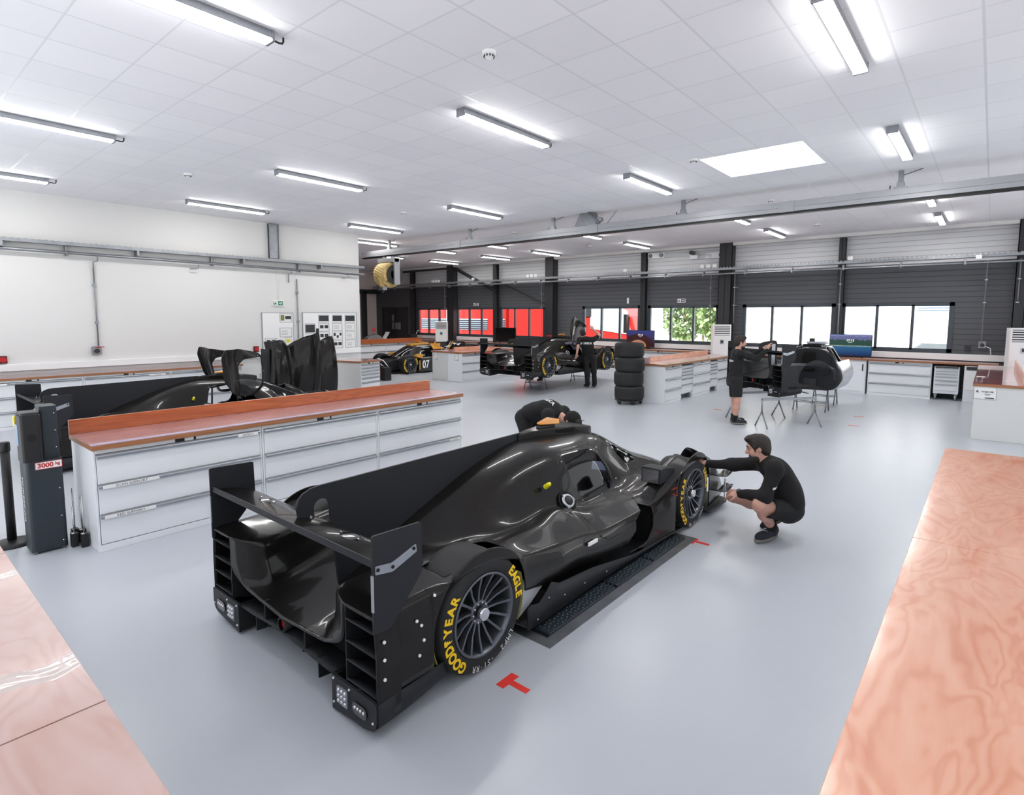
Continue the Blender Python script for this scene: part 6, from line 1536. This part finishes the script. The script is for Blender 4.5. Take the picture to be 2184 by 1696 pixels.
# front bodywork stood on end behind the bench
t = thing('body_panel', 'black carbon bodywork panel stood upright on end behind the long bench', 'car body panel', (-11.75, 6.55, 0), .25)
KX = [-.90, -.86, -.70, -.52, -.40, -.28, -.12, .06, .16, .30, .42, .55, .70, .80, .90]     # across
KD = [-.22, .02, .06, .00, -.12, .04, .16, .20, .24, .10, -.12, -.02, .06, .04, -.20]       # depth toward the room
KT = [1.50, 1.52, 1.54, 1.44, 1.40, 1.52, 1.60, 1.64, 1.70, 1.60, 1.42, 1.52, 1.58, 1.54, 1.20]  # top edge
tt = np.linspace(0, 14, 85); cx_, cd, ct = [catmull(np.array(v)[:, None], np.arange(15.0), tt)[:, 0] for v in (KX, KD, KT)]
P = []
for q in np.linspace(0, 1, 24):
    k = .35+.65*q
    P.append([(d*k + .10*math.sin(PI*q), x*(1.10-.08*q)+.08, .02 + (z-.02)*q) for x, d, z in zip(cx_, cd, ct)])
solid(MB().grid(P, True, True).build('panel_skin', M['carbon'], t), .012, 0)
solid(MB().grid([[(.14+.16*q+.06*a, .13+.01*a, .25+(1.52+.0*a)*q) for a in (0, 1)] for q in np.linspace(0, 1, 10)]).build('centre_ridge', M['carbon2'], t), .014, 0)
for s in (1, -1): solid(MB().grid([[(-.02-.22*a, s*(.88+.02*a), .5+.85*q) for a in (0, 1)] for q in np.linspace(0, 1, 8)]).build('side_flange', M['carbon2'], t), .012, 0)
# rear bodywork with wing on two trestles
rg = thing('rear_bodywork', 'black rear bodywork with wing and endplates on tall trestles, a man working on it', 'car body section', (0, 0, 0))
ua = Vector((.78, -.625, 0)); va = Vector((.625, .78, 0)); o0 = Vector((-3.70, 11.895, 0)) + va*.74
rg.location = (o0.x, o0.y, .50); rg.rotation_euler = (0, 0, math.atan2(ua.y, ua.x))
wing_parts(rg); tail_parts(rg)
Gd = shell_grid(); mid = Gd.shape[1]//2
ysel = [i for i in range(Gd.shape[0]) if Gd[i, mid, 1] < .46]
for s in (1, -1):
    rows = Gd[ysel]; xs = rows[:, :, 0]*s
    jj = [j for j in range(Gd.shape[1]) if (j-mid)*s >= 21]; sub = rows[:, jj]
    ob = MB().grid(sub, True).build('rear_fender', M['carbon2'], rg); solid(ob, .01, 0)
jj = [j for j in range(Gd.shape[1]) if abs(j-mid) <= 21]; ob = MB().grid(Gd[[i for i in ysel if Gd[i, mid, 1] < -.1]][:, jj], True).build('rear_deck', M['carbon2'], rg); solid(ob, .01, 0)
MB().box((-.5, -.3, .12), (.5, .5, .16)).build('support_board', M['tailbox'], rg)
fp = round_poly([(-.61, .835), (-.62, 1.03), (-.2, 1.09), (-.2, .45), (-.34, .40), (-.40, .80), (-.41, .93), (-.5, .93), (-.51, .83)], [0, .12, .1, 0, 0, 0, .04, .04, 0]); ob = plate(fp[:], 0, .02).build('fin_stub', M['carbon2'], rg)
mb = MB(); mb.box((.012, -.33, .42), (.02, -.25, 1.0)); mb.build('clamp_strip', M['handle'], ob)
for i, (a, b) in enumerate((((-3.9, 11.37), (-3.27, 12.3)), ((-3.18, 10.87), (-2.47, 11.73)))): trestle('tall metal trestle under the rear bodywork, ' + ('left one behind the man' if i == 0 else 'right one'), (*a, 0), (*b, 0), .545, .19, 'metal trestles', True)
# bare chassis tub with roof ring on trestles
t = thing('chassis_tub', 'bare black chassis tub with roof ring and foil-wrapped side on low trestles', 'car body section', (-2.97, 13.35, .50))
t.scale = (.95, .95, .95)
prof = [(-.52, .0), (.52, .0), (.60, .25), (.58, .52), (.46, .78), (.30, .90), (0, .94), (-.30, .90), (-.46, .78), (-.58, .52), (-.60, .25)]
mb = MB(); mb.prism(round_poly(prof, .12), 1, 0, .10); bk = mb.build('rear_bulkhead', M['carbon2'], t, .01)
for s in (-1, 1): MB().rbox((s*.3-.13, -.03, .35), (s*.3+.13, .0, .8), .08, 1).build('headrest_pad', M['tailbox'], bk)
MB().rbox((-.12, -.05, .42), (.12, .0, .86), .05, 1).build('airbox_opening', M['carbon'], bk); MB().rbox((-.1, -.06, .02), (.16, 0, .25), .02, 1).build('grey_bracket', M['dgrey'], bk)
addb = MB(); addbar(addb, (.30, -.02, .52), (.40, -.02, .40), .012); addb.build('white_marking', M['white'], bk)
mb = MB(); ring = [(.52, .1, .45), (.46, .12, .75), (.30, .3, .93), (.25, .8, .93), (.32, 1.15, .72), (.42, 1.45, .42)]
for s in (1, -1): mb.tube([tuple(x) for x in catmull(np.array([(s*a, b, c) for a, b, c in ring]), np.arange(6.0), np.linspace(0, 5, 30))], .035, 10)
mb.tube([(-.32, 1.15, .72), (.32, 1.15, .72)], .03, 8); mb.build('roof_ring', M['black_gloss'], t)
mb = MB(); mb.prism([(.1, 0), (1.9, .05), (1.9, .3), (1.4, .45), (.1, .5)], 0, -.5, .5); mb.build('tub_body', M['carbon'], t, .04)
foil = mat('crumpled_silver_foil', rgb(205, 208, 214), .22, .7, bump=.7, bscale=7)
P = [[(.50+.16*math.sin(PI*q)*(1-.3*r), .12+1.5*r, .0+.62*q) for r in np.linspace(0, 1, 12)] for q in np.linspace(0, 1, 12)]; ob = MB().grid(P).build('foil_wrap', foil, t); solid(ob, .01, 0)
mb = MB(); mb.rbox((-.2, .15, .95), (.22, .5, 1.02), .05, 2); mb.build('roof_intake', M['black_gloss'], t, .01); MB().rbox((-.14, .2, 1.02), (.3, .5, 1.08), .06, 2).build('clear_cover', foil, t, .02); MB().box((-.07, .2, 1.08), (.03, .3, 1.15)).build('camera_mount', M['black'], t)
trestle('low metal trestle under the back of the chassis tub', (-3.28, 13.63, 0), (-2.64, 13.63, 0), .5); trestle('low metal trestle under the front of the chassis tub', (-3.17, 14.92, 0), (-2.72, 14.92, 0), .5, .2)
